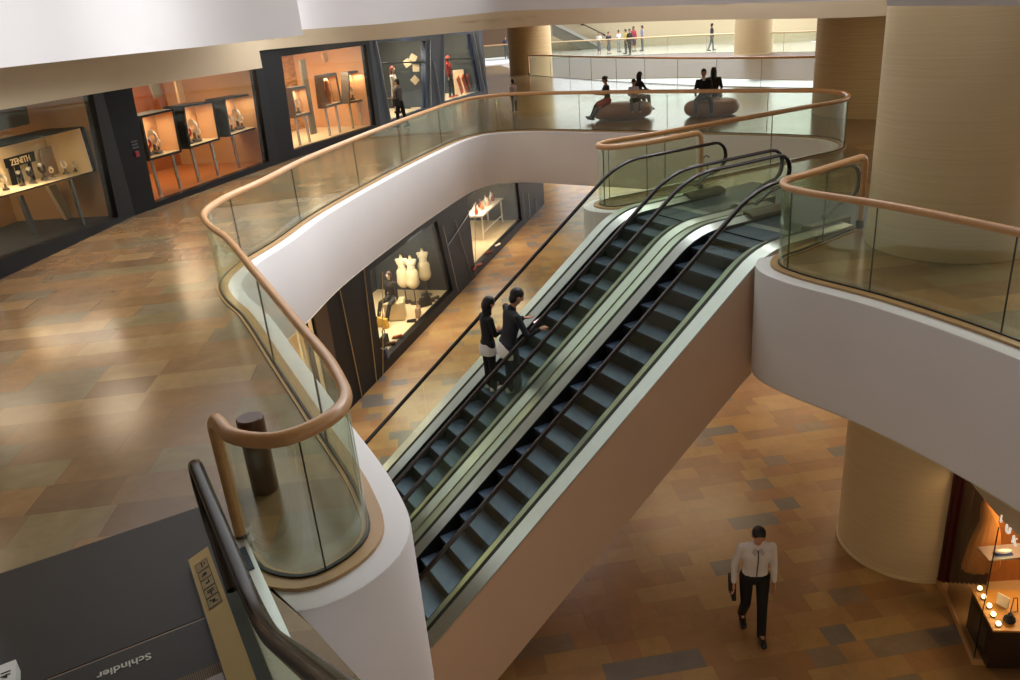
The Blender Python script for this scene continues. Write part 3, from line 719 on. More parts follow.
# module 2: three small vitrines
s2 = Shop(WV[1], WV[2], 0, 3.34, M['frame'], 'wall_left')
h2 = s2.opening([(131.5, 86), (254.5, 60), (269.4, 161.5), (155.6, 204.5)])
s2.build(); s2.pane(h2, 'window_2'); s2.room(h2, 3.2, M['orangewood'], M['orangewood'], M['tan'], 'two', 3.3)
area(s2.P((s2.r[0]+s2.r[1])/2, 3.2, 1.9), 2.5, 130, WARMC, None, 1.4)
for q, lb in [([(141.5, 117.8), (172, 111), (179.6, 150.5), (150, 158.6)], 'lit display box with red ornaments, left of three in the second window'), ([(184, 107.4), (211.6, 103), (218, 138.3), (190, 146.7)], 'lit display box with small red figure, middle of three in the second window'), ([(224.9, 99.7), (255.7, 94.2), (262, 125), (230.4, 135)], 'lit display box with white stones, right of three in the second window')]:
    vt, uv, ins = vitrine(s2, q, .45, .6, lb, power=9, group='display boxes in the second window')
    for f, mt, sc in ((.3, 'redbits' if '130' not in lb else 'whitebits', 2.4), (.5, 'whitebits', 3.2), (.62, 'whitebits', 2.0)):
        if 'right' in lb: mt = 'whitebits'
        u = uv[3][0]+(uv[2][0]-uv[3][0])*f; z = uv[3][1]+(uv[2][1]-uv[3][1])*f+.02
        which = lb.split(',')[1].split(' of')[0].strip()
        size = {2.4: 'left-hand', 3.2: 'tallest', 2.0: 'smallest'}[sc]
        stand('j', s2.P(u, z, .7), sc, M[mt], '%s jewellery stand in the %s display box of the second window' % (size, which), 'jewellery stand', 'jewellery stands in the second window', 'jewellery_stand')
for i, (q, mt) in enumerate([([(150, 84), (158, 82), (163, 96), (155, 98)], 'greyglass'), ([(175, 80), (181, 78), (186, 101), (180, 103)], 'cream'), ([(196, 75), (204, 73), (208, 92), (200, 94)], 'cream'), ([(212, 70), (218, 69), (226, 100), (220, 102)], 'tan'), ([(240, 68), (249, 66), (253, 88), (244, 90)], 'cream'), ([(209, 148), (214, 146), (222, 180), (217, 182)], 'greyglass'), ([(243, 138), (247, 137), (253, 168), (249, 170)], 'tan')]):
    o = MB().prism([s2.P(*s2.uv(c, 2.2), 2.2) for c in q], s2.inn*.06).build('slanted_post', M[mt], None, 0)
    tag(o, ['grey upright board above the left display box in window two', 'pale board above the gap left of the middle display box', 'pale board above the middle display box in window two', 'tan slanted board between middle and right display boxes', 'cream board above the right display box in window two', 'dark slanted post below the middle display box', 'tan slanted post below the right display box'][i], 'board')
# module 3
s3 = Shop(WV[2], WV[3], 0, 3.34, M['frame'], 'wall_left')
h3 = s3.opening([(281.5, 56.5), (366, 45), (376, 125), (294, 150)])
M['goldwall'] = banded('gold_textured_wall', '9a6c34', 'd8a860', 14, .5, axis=2, warp=3)
s3.build(); s3.pane(h3, 'window_3'); s3.room(h3, 3.0, M['goldwall'], M['cream'], M['peach'], 'three', 3.3)
area(s3.P((s3.r[0]+s3.r[1])/2, 3.2, 1.6), 2.5, 190, WARM2, None, 1.2)
for q, lb in [([(292, 90), (305, 88), (310, 112), (296, 115.5)], 'grey-framed display box with white ornament, left of three in the third window'), ([(323, 77.6), (335, 75), (340.5, 102), (326, 106)], 'grey-framed tall display box, middle of three in the third window'), ([(349, 74), (361, 72), (363.5, 99), (350, 101.5)], 'grey-framed display box with white ornament, right of three in the third window')]:
    vt, uv, ins = vitrine(s3, q, .5, .3, lb, power=8, group='display boxes in the third window', frame='steeldk', th=.07)
    if 'middle' not in lb:
        u = (uv[3][0]+uv[2][0])/2; z = (uv[3][1]+uv[2][1])/2+.02; which = 'left' if 'left' in lb else 'right'
        stand('j', s3.P(u, z, .65), 2.4, M['whitebits'], 'white jewellery stand in the %s display box of the third window' % which, 'jewellery stand', 'jewellery stands in the third window', 'jewellery_stand')
    else:
        u = (uv[3][0]+uv[2][0])/2; z = (uv[3][1]+uv[2][1])/2+.02
        v = thing('drape_figure', 'orange twisted drape hanging in the middle display box of the third window', 'drape', s3.P(u, z, .64))
        MB().lathe([(.001, 0), (.09, 0), (.06, .12), (.1, .3), (.07, .5), (.09, .7), (.03, .8), (.001, .8)], (0, 0, 0), 14).build('cloth', M['redbits'] if 0 else M['orangewood'], v, 60, local=True)
for i, (q, mt) in enumerate([([(322, 53), (330, 52), (332, 61), (325, 62)], 'cream'), ([(300, 60), (305, 59), (318, 138), (313, 140)], 'greyglass'), ([(340, 60), (344, 59), (352, 126), (348, 128)], 'greyglass'), ([(362, 70), (365, 69), (372, 120), (369, 122)], 'cream')]):
    o = MB().prism([s3.P(*s3.uv(c, 1.6), 1.6) for c in q], s3.inn*.06).build('slanted_post', M[mt], None, 0)
    tag(o, ['small cream plaque hanging at the top of the third window', 'grey slanted post behind the left display box of window three', 'grey slanted post right of the middle display box of window three', 'cream slanted post at the right edge of the third window'][i], 'board')
# module 4 & 5: boutique with mannequins
s4_ = Shop(WV[3], WV[4], 0, 3.34, M['frameblue'], 'wall_left')
h4 = s4_.opening([(378, 42), (428, 40.5), (426, 108), (391, 120.5)])
s4_.build(); s4_.pane(h4, 'window_4'); s4_.room(h4, 2.4, M['darkgrey'], M['cream'], M['darkgrey'], 'four', 3.3)
area(s4_.P((s4_.r[0]+s4_.r[1])/2, 3.2, .8), 2.0, 300, (1, .9, .78), None, .6)
s5_ = Shop(WV[4], WV[5], 0, 3.34, M['frameblue'], 'wall_left')
h5 = s5_.opening([(445.5, 35), (470, 34), (481, 92), (445, 102)])
s5_.build(); s5_.pane(h5, 'window_5'); s5_.room(h5, 2.4, M['darkgrey'], M['cream'], M['darkgrey'], 'five', 3.3)
area(s5_.P((s5_.r[0]+s5_.r[1])/2, 3.2, .8), 2.0, 300, (1, .9, .78), None, .6)
def pole(shop, p, q, lb, inset=-.05, w=.022, mt='metal_pole'):
    a, b = shop.P(*shop.uv(p, inset), inset), shop.P(*shop.uv(q, inset), inset)
    o = MB().tube([a, b], w, 8, up=shop.inn).build('shopfront_pole', M[mt], None, 60); tag(o, lb, 'pole')
pole(s4_, (376, 41), (391, 121), 'slanted chrome pole at the left edge of the fourth window')
pole(s4_, (430, 40), (431, 106), 'upright chrome pole right of the fourth window')
pole(s5_, (434, 62), (441, 106), 'slanted chrome pole between the fourth and fifth windows')
pole(s5_, (444.5, 35), (444, 101), 'upright chrome pole left of the fifth window')
pole(s5_, (473, 33), (485, 92), 'slanted chrome pole just right of the fifth window')
pole(s5_, (478, 33), (488, 91), 'last slanted chrome pole at the end of the shopfront')
for shop, q, lb in [(s4_, (380, 63, 426, 62), 'dark glazing bar across the fourth window'), (s5_, (446, 59, 476, 58.5), 'dark glazing bar across the fifth window')]:
    a, b = shop.P(*shop.uv(q[:2]), .03), shop.P(*shop.uv(q[2:]), .03); o = MB().tube([a, b], .025, 6, up=shop.inn).build('glazing_bar', M['frame'], None, 0); tag(o, lb, 'bar')
# papers hanging in window four
gpz = 'paper sheets hanging in the fourth window'
for i, (x, y, a, lb) in enumerate([(413, 58, .6, 'topmost paper sheet hanging in the fourth window'), (407, 63, -.5, 'tilted paper sheet beside the mannequin head in window four'), (416, 68, .1, 'upright paper sheet hanging third from the top in window four'), (415, 80, -.7, 'lowest tilted paper sheet hanging in the fourth window')]):
    c = onplane(x, y, s4_.P(0, 0, .38), s4_.inn); rm = Matrix((V3(.98, .2, 0), V3(-.2, .98, 0), V3(0, 0, 1))).transposed() @ Matrix.Rotation(a, 3, 'Y')
    o = MB().box(c, (.27, .02, .28), rm).build('paper_sheet', M['cream'], None, 0); tag(o, lb, 'paper', gpz)
# lower shopfront -------------------------------------------------------------
ld_ = V3(.295, .956).normalized(); la = V3(-4.19, 17.43, LOW)
LA = la-ld_*7.0; LB = V3(2.25, 38.3, LOW)
d_ = (LB-LA)
sL = Shop(LA, LB, LOW, -1.66, M['frame'], 'wall_lower_left')
def okp(q, zlo=None, zhi=None):
    u, z = sL.uv(q); return q
hL0 = [sL.uv(q) for q in [(300, 300), (313, 330), (338, 412), (300, 430)]]
hL0 = [(hL0[0][0], -2.4), (hL0[1][0], -2.4), (hL0[2][0], LOW+.3), (hL0[0][0], LOW+.3)]
hL1p = [(383.5, 277), (383.8, 367.5), (454, 297.3), (440.7, 240)]
u1, z1 = sL.uv((384, 367)); u2, z2 = sL.uv((454, 297.3)); u3, z3 = sL.uv((440.7, 238)); ztop = -2.35
hL1 = [(u1, LOW+.32), (u2, LOW+.32), (u3-.15, ztop), (u1, ztop)]
u4, _ = sL.uv((475.7, 277)); u5, _ = sL.uv((523.2, 236)); u6, z6 = sL.uv((518, 195))
hL2 = [(u4, LOW+.32), (u5, LOW+.32), (u6, ztop), (u4, ztop)]
sL.holes = [hL1, hL2]; ul0 = sL.uv((303, 420))[0]; ul1 = sL.uv((322, 400))[0]
sL.holes.append([(3.4, LOW+.3), (6.3, LOW+.3), (6.15, ztop), (3.4, ztop)])
print('LOWER', ul0, ul1, [[(round(a, 2), round(b, 2)) for a, b in h] for h in sL.holes], sL.L)
sL.build()
sL.pane(hL1, 'window_6'); sL.room(hL1, 2.8, M['darkgrey'], M['cream'], M['darkgrey'], 'six', -2.2)
rr1 = sL.r; area(sL.P((rr1[0]+rr1[1])/2, -2.28, 1.2), 4.0, 330, (1, .88, .7), None, 1.2)
sL.pane(hL2, 'window_7'); sL.room(hL2, 2.8, M['darkgrey'], M['cream'], M['darkgrey'], 'seven', -2.2)
rr2 = sL.r; area(sL.P((rr2[0]+rr2[1])/2, -2.28, 1.2), 4.0, 330, (1, .86, .68), None, 1.2)
sL.pane(sL.holes[2], 'window_8'); sL.room(sL.holes[2], 2.4, M['brownfab'], M['tan'], M['tan'], 'eight', -2.2)
rr0 = sL.r; area(sL.P(rr0[1]-1.5, -2.28, 1.0), 2.0, 110, (1, .88, .65), None, 1.0)
# slanted chrome lines over the dark panels
for p, q, lb in [((331, 300), (336, 352), None)]: pass
def poleL(p, q, lb, w=.013, mt='metal_pole'):
    pole(sL, p, q, lb, -.04, w, mt)
poleL((340, 290), (363, 401), 'chrome line on the dark lower panel, nearest the near handrail', mt='gold')
poleL((363.5, 265), (377, 384), 'second chrome line on the dark lower panel left of the lit mannequins', mt='gold')
poleL((382.5, 272), (383, 376), 'upright chrome strip at the left edge of the lower mannequin window', mt='gold')
poleL((443, 226), (458, 291), 'slanted chrome line right of the lower mannequin window')
poleL((455, 220), (474, 283), 'middle slanted chrome line between the two lower windows')
poleL((447.5, 246), (476, 203), 'chrome line running the opposite way between the two lower windows')
poleL((475, 201), (475.5, 283), 'upright chrome strip at the left edge of the lower table window')
poleL((522, 193), (527, 237), 'chrome strip right of the lower table window')
poleL((528.5, 193), (531, 234), 'chrome strip on the blue end panel of the lower shopfront')
poleL((535.5, 193), (537, 229), 'last chrome strip on the blue end panel of the lower shopfront')
# tan bulkhead over the lower shopfront
lb_ = [V3(-8.0, 3), V3(-5.6, 14), V3(-3.8, 20), V3(-1.9, 26), V3(-.75, 29.2), V3(.2, 30.6), V3(2.2, 31.0), V3(5, 29.6), V3(9, 26.5), V3(13, 22)]
band('wall_bulkhead_lower', lb_, -2.05, SLAB+.01, M['beige'])

# ------------------------------------------------------------------ lower right shop
rs_a, rs_b, rs_c = gp(946, 597, LOW), gp(973, 663, LOW), gp(1040, 668, LOW)
print('RS', rs_a, rs_b, rs_c)
rs_z = -3.0
# base plinth and black frame beside the column
plinth = MB().prism([V3(6.36, 10.02, LOW), rs_a+V3(-.03, 0, 0), rs_b+V3(-.03, -.03, 0), rs_b+(rs_c-rs_b)*4, V3(9.5, 10.0, LOW)], V3(0, 0, .1)).build('trim_3', M['tan'], None, 0); struct(plinth)
struct(MB().prism([V3(6.33, 9.92, LOW), V3(6.42, 9.92, LOW), V3(6.42, 10.02, LOW), V3(6.33, 10.02, LOW)], V3(0, 0, 3.65)).build('trim_4', M['frame'], None, 0))
cur = MB(); rings = []
for k in range(60):
    f = k/59; p = (gp(938, 586, LOW)+V3(0, 0, .1)).lerp(gp(985, 589, LOW)+V3(0, 0, .1), f); off = .05*math.sin(k*1.1)
    rings.append([p+V3(-.3*off, off, 0), p+V3(-.3*off, off, 2.3), p+V3(0.02, off+.02, 2.3), p+V3(.02, off+.02, 0)])
o = cur.sweep(rings).build('curtain', mat('dark_red_drape', '4a100a', .5, noise=.3, nscale=3, stretch=(6, 6, .3)), None, 50); tag(o, 'dark red pleated curtain beside the round column in the lower right shop', 'curtain')
struct(MB().prism([rs_a+V3(0, 0, .1), rs_b+V3(0, 0, .1), V3(rs_b.x, rs_b.y, rs_z), V3(rs_a.x, rs_a.y, rs_z)], V3(.012, 0, 0)).build('window_9', M['shopglass'], None, 0))
struct(MB().prism([rs_b+V3(0, 0, .1), rs_b+(rs_c-rs_b)*2.2+V3(0, 0, .1), V3(*(rs_b+(rs_c-rs_b)*2.2)[:2], rs_z), V3(rs_b.x, rs_b.y, rs_z)], V3(0, .012, 0)).build('window_10', M['shopglass'], None, 0))
struct(MB().tube([rs_b+V3(0, 0, .1), V3(rs_b.x, rs_b.y, rs_z)], .007, 6).build('trim_5', M['frame'], None, 0))
struct(MB().prism([V3(7.05, 9.68, LOW+.1), V3(9.4, 9.6, LOW+.1), V3(9.4, 9.6, rs_z), V3(7.05, 9.68, rs_z)], V3(0, .06, 0)).build('wall_shop_back', M['orangewood'], None, 0))
struct(MB().prism([V3(9.4, 9.7, LOW+.1), V3(9.4, 7.5, LOW+.1), V3(9.4, 7.5, rs_z), V3(9.4, 9.7, rs_z)], V3(.06, 0, 0)).build('wall_shop_side', M['orangewood'], None, 0))
struct(MB().prism([V3(6.3, 9.9, rs_z+.02), V3(6.15, 8.2, rs_z+.02), V3(9.5, 7.4, rs_z+.02), V3(9.5, 9.9, rs_z+.02)], V3(0, 0, .05)).build('ceiling_shop', M['tan'], None, 0))
area(V3(7.3, 8.8, rs_z-.05), 1.0, 48, (1, .72, .4), None, 1.0)
# bulkhead with letters
bk = [V3(6.33, 10.0), V3(6.24, 9.3), V3(6.14, 8.2), V3(6.25, 7.0), V3(6.6, 5.5)]
mb = MB(); p_ = catmull(bk, 5); nr_ = normals2(p_)
mb.sweep([[a+V3(0, 0, rs_z), a+V3(0, 0, SLAB), a-q*.08+V3(0, 0, SLAB), a-q*.08+V3(0, 0, rs_z)] for a, q in zip(p_, nr_)]); struct(mb.build('wall_bulkhead_right', M['beige'], None, 40))
lt_ = thing('shop_lettering', 'white glowing letters on the curved bulkhead above the lower right shop', 'sign', V3(6.12, 8.6, -2.6))
def on_bk(x, y): return onplane(x, y, V3(6.13, 8.2, 0), V3(1, -.09, 0).normalized())
for i, (ch, x, y) in enumerate([('I', 1001.5, 519), ('U', 1008, 530), ('K', 1014.5, 541)]):
    text_mesh(ch, .15, M['letter'], on_bk(x, y), V3(-.09, -1, 0), V3(0, 0, 1), 'letter', lt_, .012, True)
# display counter with candle lights
ct = thing('display_counter', 'dark wooden display counter with a glowing top in the lower right shop', 'counter', V3(6.6, 8.6, LOW+.1))
ctop = [gp(x, y, LOW+.76) for x, y in [(971, 589), (1042, 592), (1054, 632), (993, 631)]]
cb = [V3(p.x, p.y, 0) for p in ctop]
MB().prism([V3(p.x, p.y, LOW+.74) for p in cb], V3(0, 0, .03)).build('counter_top', mat('honey_wood_top', 'c88a3c', .35, noise=.1), ct, 0)
cen = sum(cb, V3(0, 0, 0))/4
MB().prism([V3(*(cen+(p-cen)*.96)[:2], LOW+.1) for p in cb], V3(0, 0, .635)).build('cabinet', mat('dark_walnut', '2a1a10', .4, noise=.2), ct, 0)
mb = MB()
e0 = cen+(cb[3]-cen)*.965; e1 = cen+(cb[0]-cen)*.965; dd = (e1-e0)
mb.prism([e0+dd*.2+V3(0, 0, LOW+.25), e0+dd*.8+V3(0, 0, LOW+.25), e0+dd*.8+V3(0, 0, LOW+.62), e0+dd*.2+V3(0, 0, LOW+.62)], V3(-.01, 0, 0)); mb.build('inlay_panel', M['brownfab'], ct, 0)
for i, (x, y) in enumerate([(979.5, 588.5), (983.5, 597), (989, 606), (993, 614.5), (998, 624)]):
    p = gp(x, y+2, LOW+.77); c = thing('candle_light', ['candle light farthest from the corner on the glowing counter', 'second candle light from the far end of the counter', 'middle candle light of the five on the counter', 'fourth candle light, one before the counter corner', 'candle light nearest the front corner of the counter'][i], 'candle', p, 0, 'five candle lights on the counter')
    MB().lathe([(.001, 0), (.032, 0), (.036, .015), (.03, .02), (.001, .02)], (0, 0, 0), 12).build('dish', M['steeldk'], c, 50, local=True)
    MB().ell((0, 0, .045), (.03, .03, .032), 12, 8).build('globe', M['bulb'], c, 60, local=True)
bx = gp(1002, 606, LOW+.77)
o = MB().box(bx+V3(0, 0, .09), (.02, .16, .18), Matrix.Rotation(.5, 3, 'Z')).build('framed_card', M['whitebits'], None, 0, bevel=.003); tag(o, 'white framed card standing behind the candle lights', 'card')
bx = gp(1009, 622, LOW+.77); o = MB().lathe([(.001, 0), (.05, 0), (.075, .03), (.07, .07), (.03, .1), (.035, .13), (.001, .13)], bx, 14).build('dark_pot', M['blackfab'], None, 60); tag(o, 'small dark pot on the counter right of the nearest candle light', 'pot')
bx = gp(1014, 612, LOW+.77); mb = MB()
for k in (-.05, .05): mb.tube([bx+V3(k, 0, 0), bx+V3(k*.5, .02, .22)], .007, 6); 
mb.tube([bx+V3(-.05, 0, 0), bx+V3(.05, 0, 0)], .007, 6); mb.tube([bx+V3(-.025, .02, .22), bx+V3(.025, .02, .22)], .007, 6)
o = mb.build('wire_stand', M['black'], None, 50); tag(o, 'thin black wire stand on the counter at the picture edge', 'stand')
# hanging dress, shoe
def dress(p, yaw, hgt, mt, label, name='hanging_dress'):
    t = thing(name, label, 'dress', p, yaw)
    rings = []
    for z, a, b_ in [(0, .30, .17), (.25, .26, .15), (.5, .2, .12), (.66, .13, .09), (.8, .15, .1), (.93, .17, .08), (1.0, .12, .05)]:
        rings.append([V3(a*math.cos(2*math.pi*k/40)*(1+.06*math.sin(k*2.1)*(1-z)), b_*math.sin(2*math.pi*k/40)*(1+.12*math.cos(k*2.5)*(1-z)), z*hgt) for k in range(40)])
    MB().sweep(rings).build('skirt', mt, t, 60, local=True)
    MB().tube([V3(-.15, 0, hgt*.99), V3(0, 0, hgt*1.04), V3(.15, 0, hgt*.99)], .012, 6).build('hanger', M['steel'], t, 60, local=True)
    return t
ds = onplane(965, 548, V3(0, 9.2, 0), V3(0, 1, 0)); 
dress(V3(ds.x+.35, 9.3, LOW+.75), .2, 1.2, mat('orange_chiffon', 'c8803c', .6, noise=.15, nscale=12), 'orange gathered dress hanging in the lower right shop behind the counter')
sp_ = onplane(1003, 553, V3(7.3, 8.9, 0), V3(0, 1, 0))
sh_ = thing('high_shoe', 'white shoe with blue sole on a shelf in the lower right shop', 'shoe', sp_)
MB().ell((0, 0, .03), (.12, .04, .035), 12, 8).build('upper', M['whitebits'], sh_, 60, local=True)
MB().box((0, 0, -.008), (.25, .08, .016)).build('sole', mat('blue_sole', '2a3a80', .5), sh_, 0, local=True, bevel=.005)
o = MB().box(sp_+V3(.1, .05, -.03), (.7, .3, .02)).build('glass_shelf', M['steel'], None, 0); tag(o, 'thin shelf under the white shoe in the lower right shop', 'shelf')

# lower window eight: cream frames, shelf and brown screen panel
def lpan(u0, u1, z0, z1, ins, mt, nm, lb, cat, slant=0., th=.05):
    o = MB().prism([sL.P(u0, z0, ins), sL.P(u1, z0, ins), sL.P(u1+slant, z1, ins), sL.P(u0+slant, z1, ins)], sL.inn*th).build(nm, mt, None, 0); return tag(o, lb, cat)
lpan(6.35, 6.95, LOW+.12, -1.9, -.06, M['brownfab'], 'brown_panel', 'plain brown panel between the lower display shelf and the black panels', 'panel', 0, .05)
lpan(6.22, 6.30, LOW+.3, -2.0, -.05, M['cream'], 'cream_strip', 'cream slanted strip beside the brown panel of the lower shopfront', 'strip', -.12)
lpan(5.92, 6.0, LOW+.3, -2.0, .1, M['cream'], 'cream_strip', 'second cream slanted strip, further from the brown panel', 'strip', -.12)
lpan(4.0, 5.9, -4.45, -4.35, .2, M['cream'], 'display_shelf', 'cream lit display shelf seen below the near wooden handrail', 'shelf', 0, .9)
lpan(4.0, 5.9, -4.3, -2.6, 1.2, M['cream'], 'back_board', 'cream back board above the lit display shelf', 'board', 0, .05)
# call point and notices on the pillar between first and second windows
pn = -s1.inn
cp = onplane(137, 154, WV[1]+s2.inn*-.01, s2.inn)
MB().box(cp, (.12, .04, .12), Matrix((s2.d, s2.inn, V3(0, 0, 1))).transposed()).build('call_point', mat('call_point_red', '8a1824', .4), None, 0, bevel=.008)
tag(bpy.data.objects['call_point'], 'small red fire call point on the black pillar between the first two windows', 'alarm')
for k in range(3):
    c = onplane(134+k*.7, 141.5+k*3, WV[1]+s2.inn*-.01, s2.inn)
    o = MB().box(c, (.2, .01, .03), Matrix((s2.d, s2.inn, V3(0, 0, 1))).transposed()).build('notice_line', mat('dull_grey_print_%d' % k, '4a4e50', .6), None, 0)
    tag(o, ['top grey notice strip above the fire call point', 'middle grey notice strip above the fire call point', 'lowest grey notice strip above the fire call point'][k], 'notice', 'notice strips on the black pillar')
# ------------------------------------------------------------------ figures
def caps(mb, a, b, ra, rb, n=12):
    a, b = Vector(a), Vector(b); d = b-a; L = d.length
    if L < 1e-6: d = V3(0, 0, 1)
    d = d.normalized(); pts = []; rs = []
    for k in range(4, 0, -1): th = k/4*math.pi/2*.98; pts.append(a-d*ra*math.sin(th)); rs.append(ra*math.cos(th))
    pts += [a, b]; rs += [ra, rb]
    for k in range(1, 5): th = k/4*math.pi/2*.98; pts.append(b+d*rb*math.sin(th)); rs.append(rb*math.cos(th))
    mb.tube(pts, rs, n)
def ellm(mb, c, rad, rot=None, n=14, m_=9):
    t = MB(); t.ell((0, 0, 0), rad, n, m_); c = Vector(c)
    mb.add([(rot @ v if rot is not None else v)+c for v in t.v], t.f)
def remesh(mb, name, mt, parent, vox, smooth=3):
    me = bpy.data.meshes.new(name); me.from_pydata([tuple(v) for v in mb.v], [], mb.f)
    bm = bmesh.new(); bm.from_mesh(me); bmesh.ops.recalc_face_normals(bm, faces=bm.faces); bm.to_mesh(me); bm.free()
    o = bpy.data.objects.new(name, me); COL.objects.link(o)
    r = o.modifiers.new('r', 'REMESH'); r.mode = 'VOXEL'; r.voxel_size = vox
    if smooth: q = o.modifiers.new('s', 'SMOOTH'); q.iterations = smooth; q.factor = .5
    dg = bpy.context.evaluated_depsgraph_get(); me2 = bpy.data.meshes.new_from_object(o.evaluated_get(dg)); o.modifiers.clear()
    o.data = me2; bpy.data.meshes.remove(me); me2.name = name; me2.materials.clear(); me2.materials.append(mt)
    me2.polygons.foreach_set('use_smooth', [True]*len(me2.polygons))
    if parent is not None: o.parent = parent
    return o
CM = {}
def cm(c, rough=.75):
    if isinstance(c, bpy.types.Material): return c
    if (c, rough) not in CM: CM[(c, rough)] = mat('fabric_'+c, c, rough, noise=.06, nscale=14)
    return CM[(c, rough)]
SKIN = mat('skin', 'b98468', .5); HAIR = mat('black_hair', '0d0a0a', .45, noise=.3, nscale=40, stretch=(1, 1, .2))
def vec(*a): return Vector(a).normalized()
def person(label, loc, yaw, H=1.7, name='person', cat='person', group=None, vox=.02, skin=None, hair='short', hairmat=None,
           top='202028', bottom='181820', shoes='101010', tuck=None, pelvis=None, torso=(0, 0, 1), side=(1, 0, 0), headdir=(0, .1, 1),
           arms=(((-.12, .02, -1), (-.05, .15, -1)), ((.12, .02, -1), (.05, .15, -1))), legs=(((-.03, 0, -1), (0, -.02, -1)), ((.03, 0, -1), (0, -.02, -1))),
           sleeves='long', skirt=None, hem=None, fingers=False, w=1., headless=False, face=True, headk=1.):
    skin = skin or SKIN; t = thing(name, label, cat, loc, yaw, group)
    pz = pelvis if pelvis is not None else .53*H
    P = V3(0, 0, pz); T = vec(*torso); sd = vec(*side); C = P+T*.20*H; SH = P+T*.285*H; NK = P+T*.325*H
    hd = vec(*headdir); HC = NK+hd*(.085*H)*headk
    fwd = sd.cross(T)*-1 if sd.cross(T).y < 0 else sd.cross(T)
    fwd = T.cross(sd)*1.0
    if fwd.y < 0: fwd = -fwd
    J = []
    for i, sg in enumerate((-1, 1)):
        sh = SH+sd*sg*(.098*H*w)-T*.006*H; ua = vec(*arms[i][0]); fa = vec(*arms[i][1]); el = sh+ua*.168*H; wr = el+fa*.145*H
        hp = P+sd*sg*.052*H*w; th = vec(*legs[i][0]); sn = vec(*legs[i][1]); kn = hp+th*.245*H; an = kn+sn*.24*H
        J.append((sh, el, wr, fa, hp, kn, an, ua))
    rm = Matrix((sd, fwd, T)).transposed()
    def torso_prims(mb, k, lo=-1):
        rings = []
        for z, a_, b_, y_ in [(-.065, .03, .03, 0), (-.055, .06, .045, 0), (-.02, .084, .062, 0), (.03, .082, .06, 0), (.08, .073, .052, .0), (.13, .076, .053, .004), (.18, .086, .058, .008), (.225, .09, .06, .006), (.262, .086, .052, .0), (.285, .066, .042, -.004), (.3, .04, .032, -.004), (.306, .015, .015, -.004)]:
            if z < lo: continue
            rings.append([P+T*z*H+fwd*y_*H+sd*(a_*H*w+k)*math.cos(q)+fwd*(b_*H+k)*math.sin(q) for q in [2*math.pi*i/24 for i in range(24)]])
        mb.sweep(rings)
        caps(mb, SH-T*.012*H-sd*.05*H*w, SH+sd*-.088*H*w-T*.012*H, .034*H+k, .029*H+k*.6); caps(mb, SH-T*.012*H+sd*.05*H*w, SH+sd*.088*H*w-T*.012*H, .034*H+k, .029*H+k*.6)
    body = MB(); torso_prims(body, 0)
    if not headless:
        caps(body, SH+T*.01*H, HC-hd*.03*H, .031*H, .028*H)
        hr = Matrix((sd, (hd.cross(sd)*-1 if hd.cross(sd).y < 0 else hd.cross(sd)), hd)).transposed(); hf = hr @ V3(0, 1, 0)
        k = headk
        ellm(body, HC+hd*.012*H*k, (.044*H*k, .054*H*k, .056*H*k), hr); ellm(body, HC-hd*.03*H*k+hf*.012*H, (.032*H*k, .036*H*k, .036*H*k), hr)
        if face:
            ellm(body, HC-hd*.006*H+hf*.054*H*k, (.0085*H, .011*H, .016*H), hr)
            for sg in (-1, 1): ellm(body, HC-hd*.002*H+sd*sg*.045*H*k, (.006*H, .014*H, .02*H), hr)
            ellm(body, HC-hd*.034*H+hf*.046*H*k, (.014*H, .006*H, .005*H), hr)
            ellm(body, HC+hd*.012*H+hf*.049*H*k, (.03*H, .007*H, .005*H), hr)
    else:
        caps(body, SH, SH+T*.06*H, .03*H, .026*H)
    for (sh, el, wr, fa, hp, kn, an, ua) in J:
        caps(body, sh, el, .027*H, .021*H); caps(body, el, wr, .021*H, .014*H)
        caps(body, hp, kn, .048*H, .031*H); caps(body, kn, an, .031*H, .02*H)
        # hand
        pal = wr+fa*.045*H
        x = fa.cross(V3(0, 1, 0)); x = x.normalized() if x.length > .1 else V3(1, 0, 0)
        y = fa.cross(x).normalized()
        hrm = Matrix((x, y, fa)).transposed(); ellm(body, wr+fa*.028*H, (.011*H, .022*H, .03*H), hrm)
        if fingers:
            for q, (o_, ln) in enumerate([(-.0165, .036), (-.0055, .042), (.0055, .04), (.0165, .031)]):
                b0 = wr+fa*.05*H+y*o_*H; b1 = b0+(fa+x*.18)*ln*.55*H; b2 = b1+(fa*.75+x*.65).normalized()*ln*.5*H
                caps(body, b0, b1, .0052*H, .0048*H, 8); caps(body, b1, b2, .0048*H, .004*H, 8)
            b0 = wr+fa*.018*H-y*.018*H; b1 = b0+(fa*.7-y*.7+x*.2).normalized()*.024*H; caps(body, b0, b1, .0065*H, .0055*H, 8); caps(body, b1, b1+(fa+x*.3).normalized()*.02*H, .0055*H, .0045*H, 8)
        else:
            caps(body, wr+fa*.045*H, wr+fa*.075*H+x*.008*H, .013*H, .009*H, 8)
        caps(body, an, an+fwdfoot(fa, an, kn)*.09*H+V3(0, 0, -.015*H), .02*H, .018*H)
    bodymat = skin
    remesh(body, 'body', bodymat, t, vox if not fingers else min(vox, .0075), 2)
    # top
    if top:
        g = MB(); k = .009
        torso_prims(g, k, -.03 if bottom and not hem else -1)
        if sleeves == 'long' and not headless: caps(g, SH, SH+T*.035*H, .042*H, .036*H)
        zlow = hem if hem is not None else 0
        for (sh, el, wr, fa, hp, kn, an, ua) in J:
            if sleeves == 'long': caps(g, sh, el, .028*H+k*.7, .023*H+k*.7); caps(g, el, el+fa*.13*H, .023*H+k*.7, .017*H+k*.7)
            elif sleeves == 'short': caps(g, sh, sh+ua*.1*H, .031*H+k, .029*H+k)
        if hem: caps(g, P, P-V3(0, 0, hem*H), .078*H*w, .082*H*w)
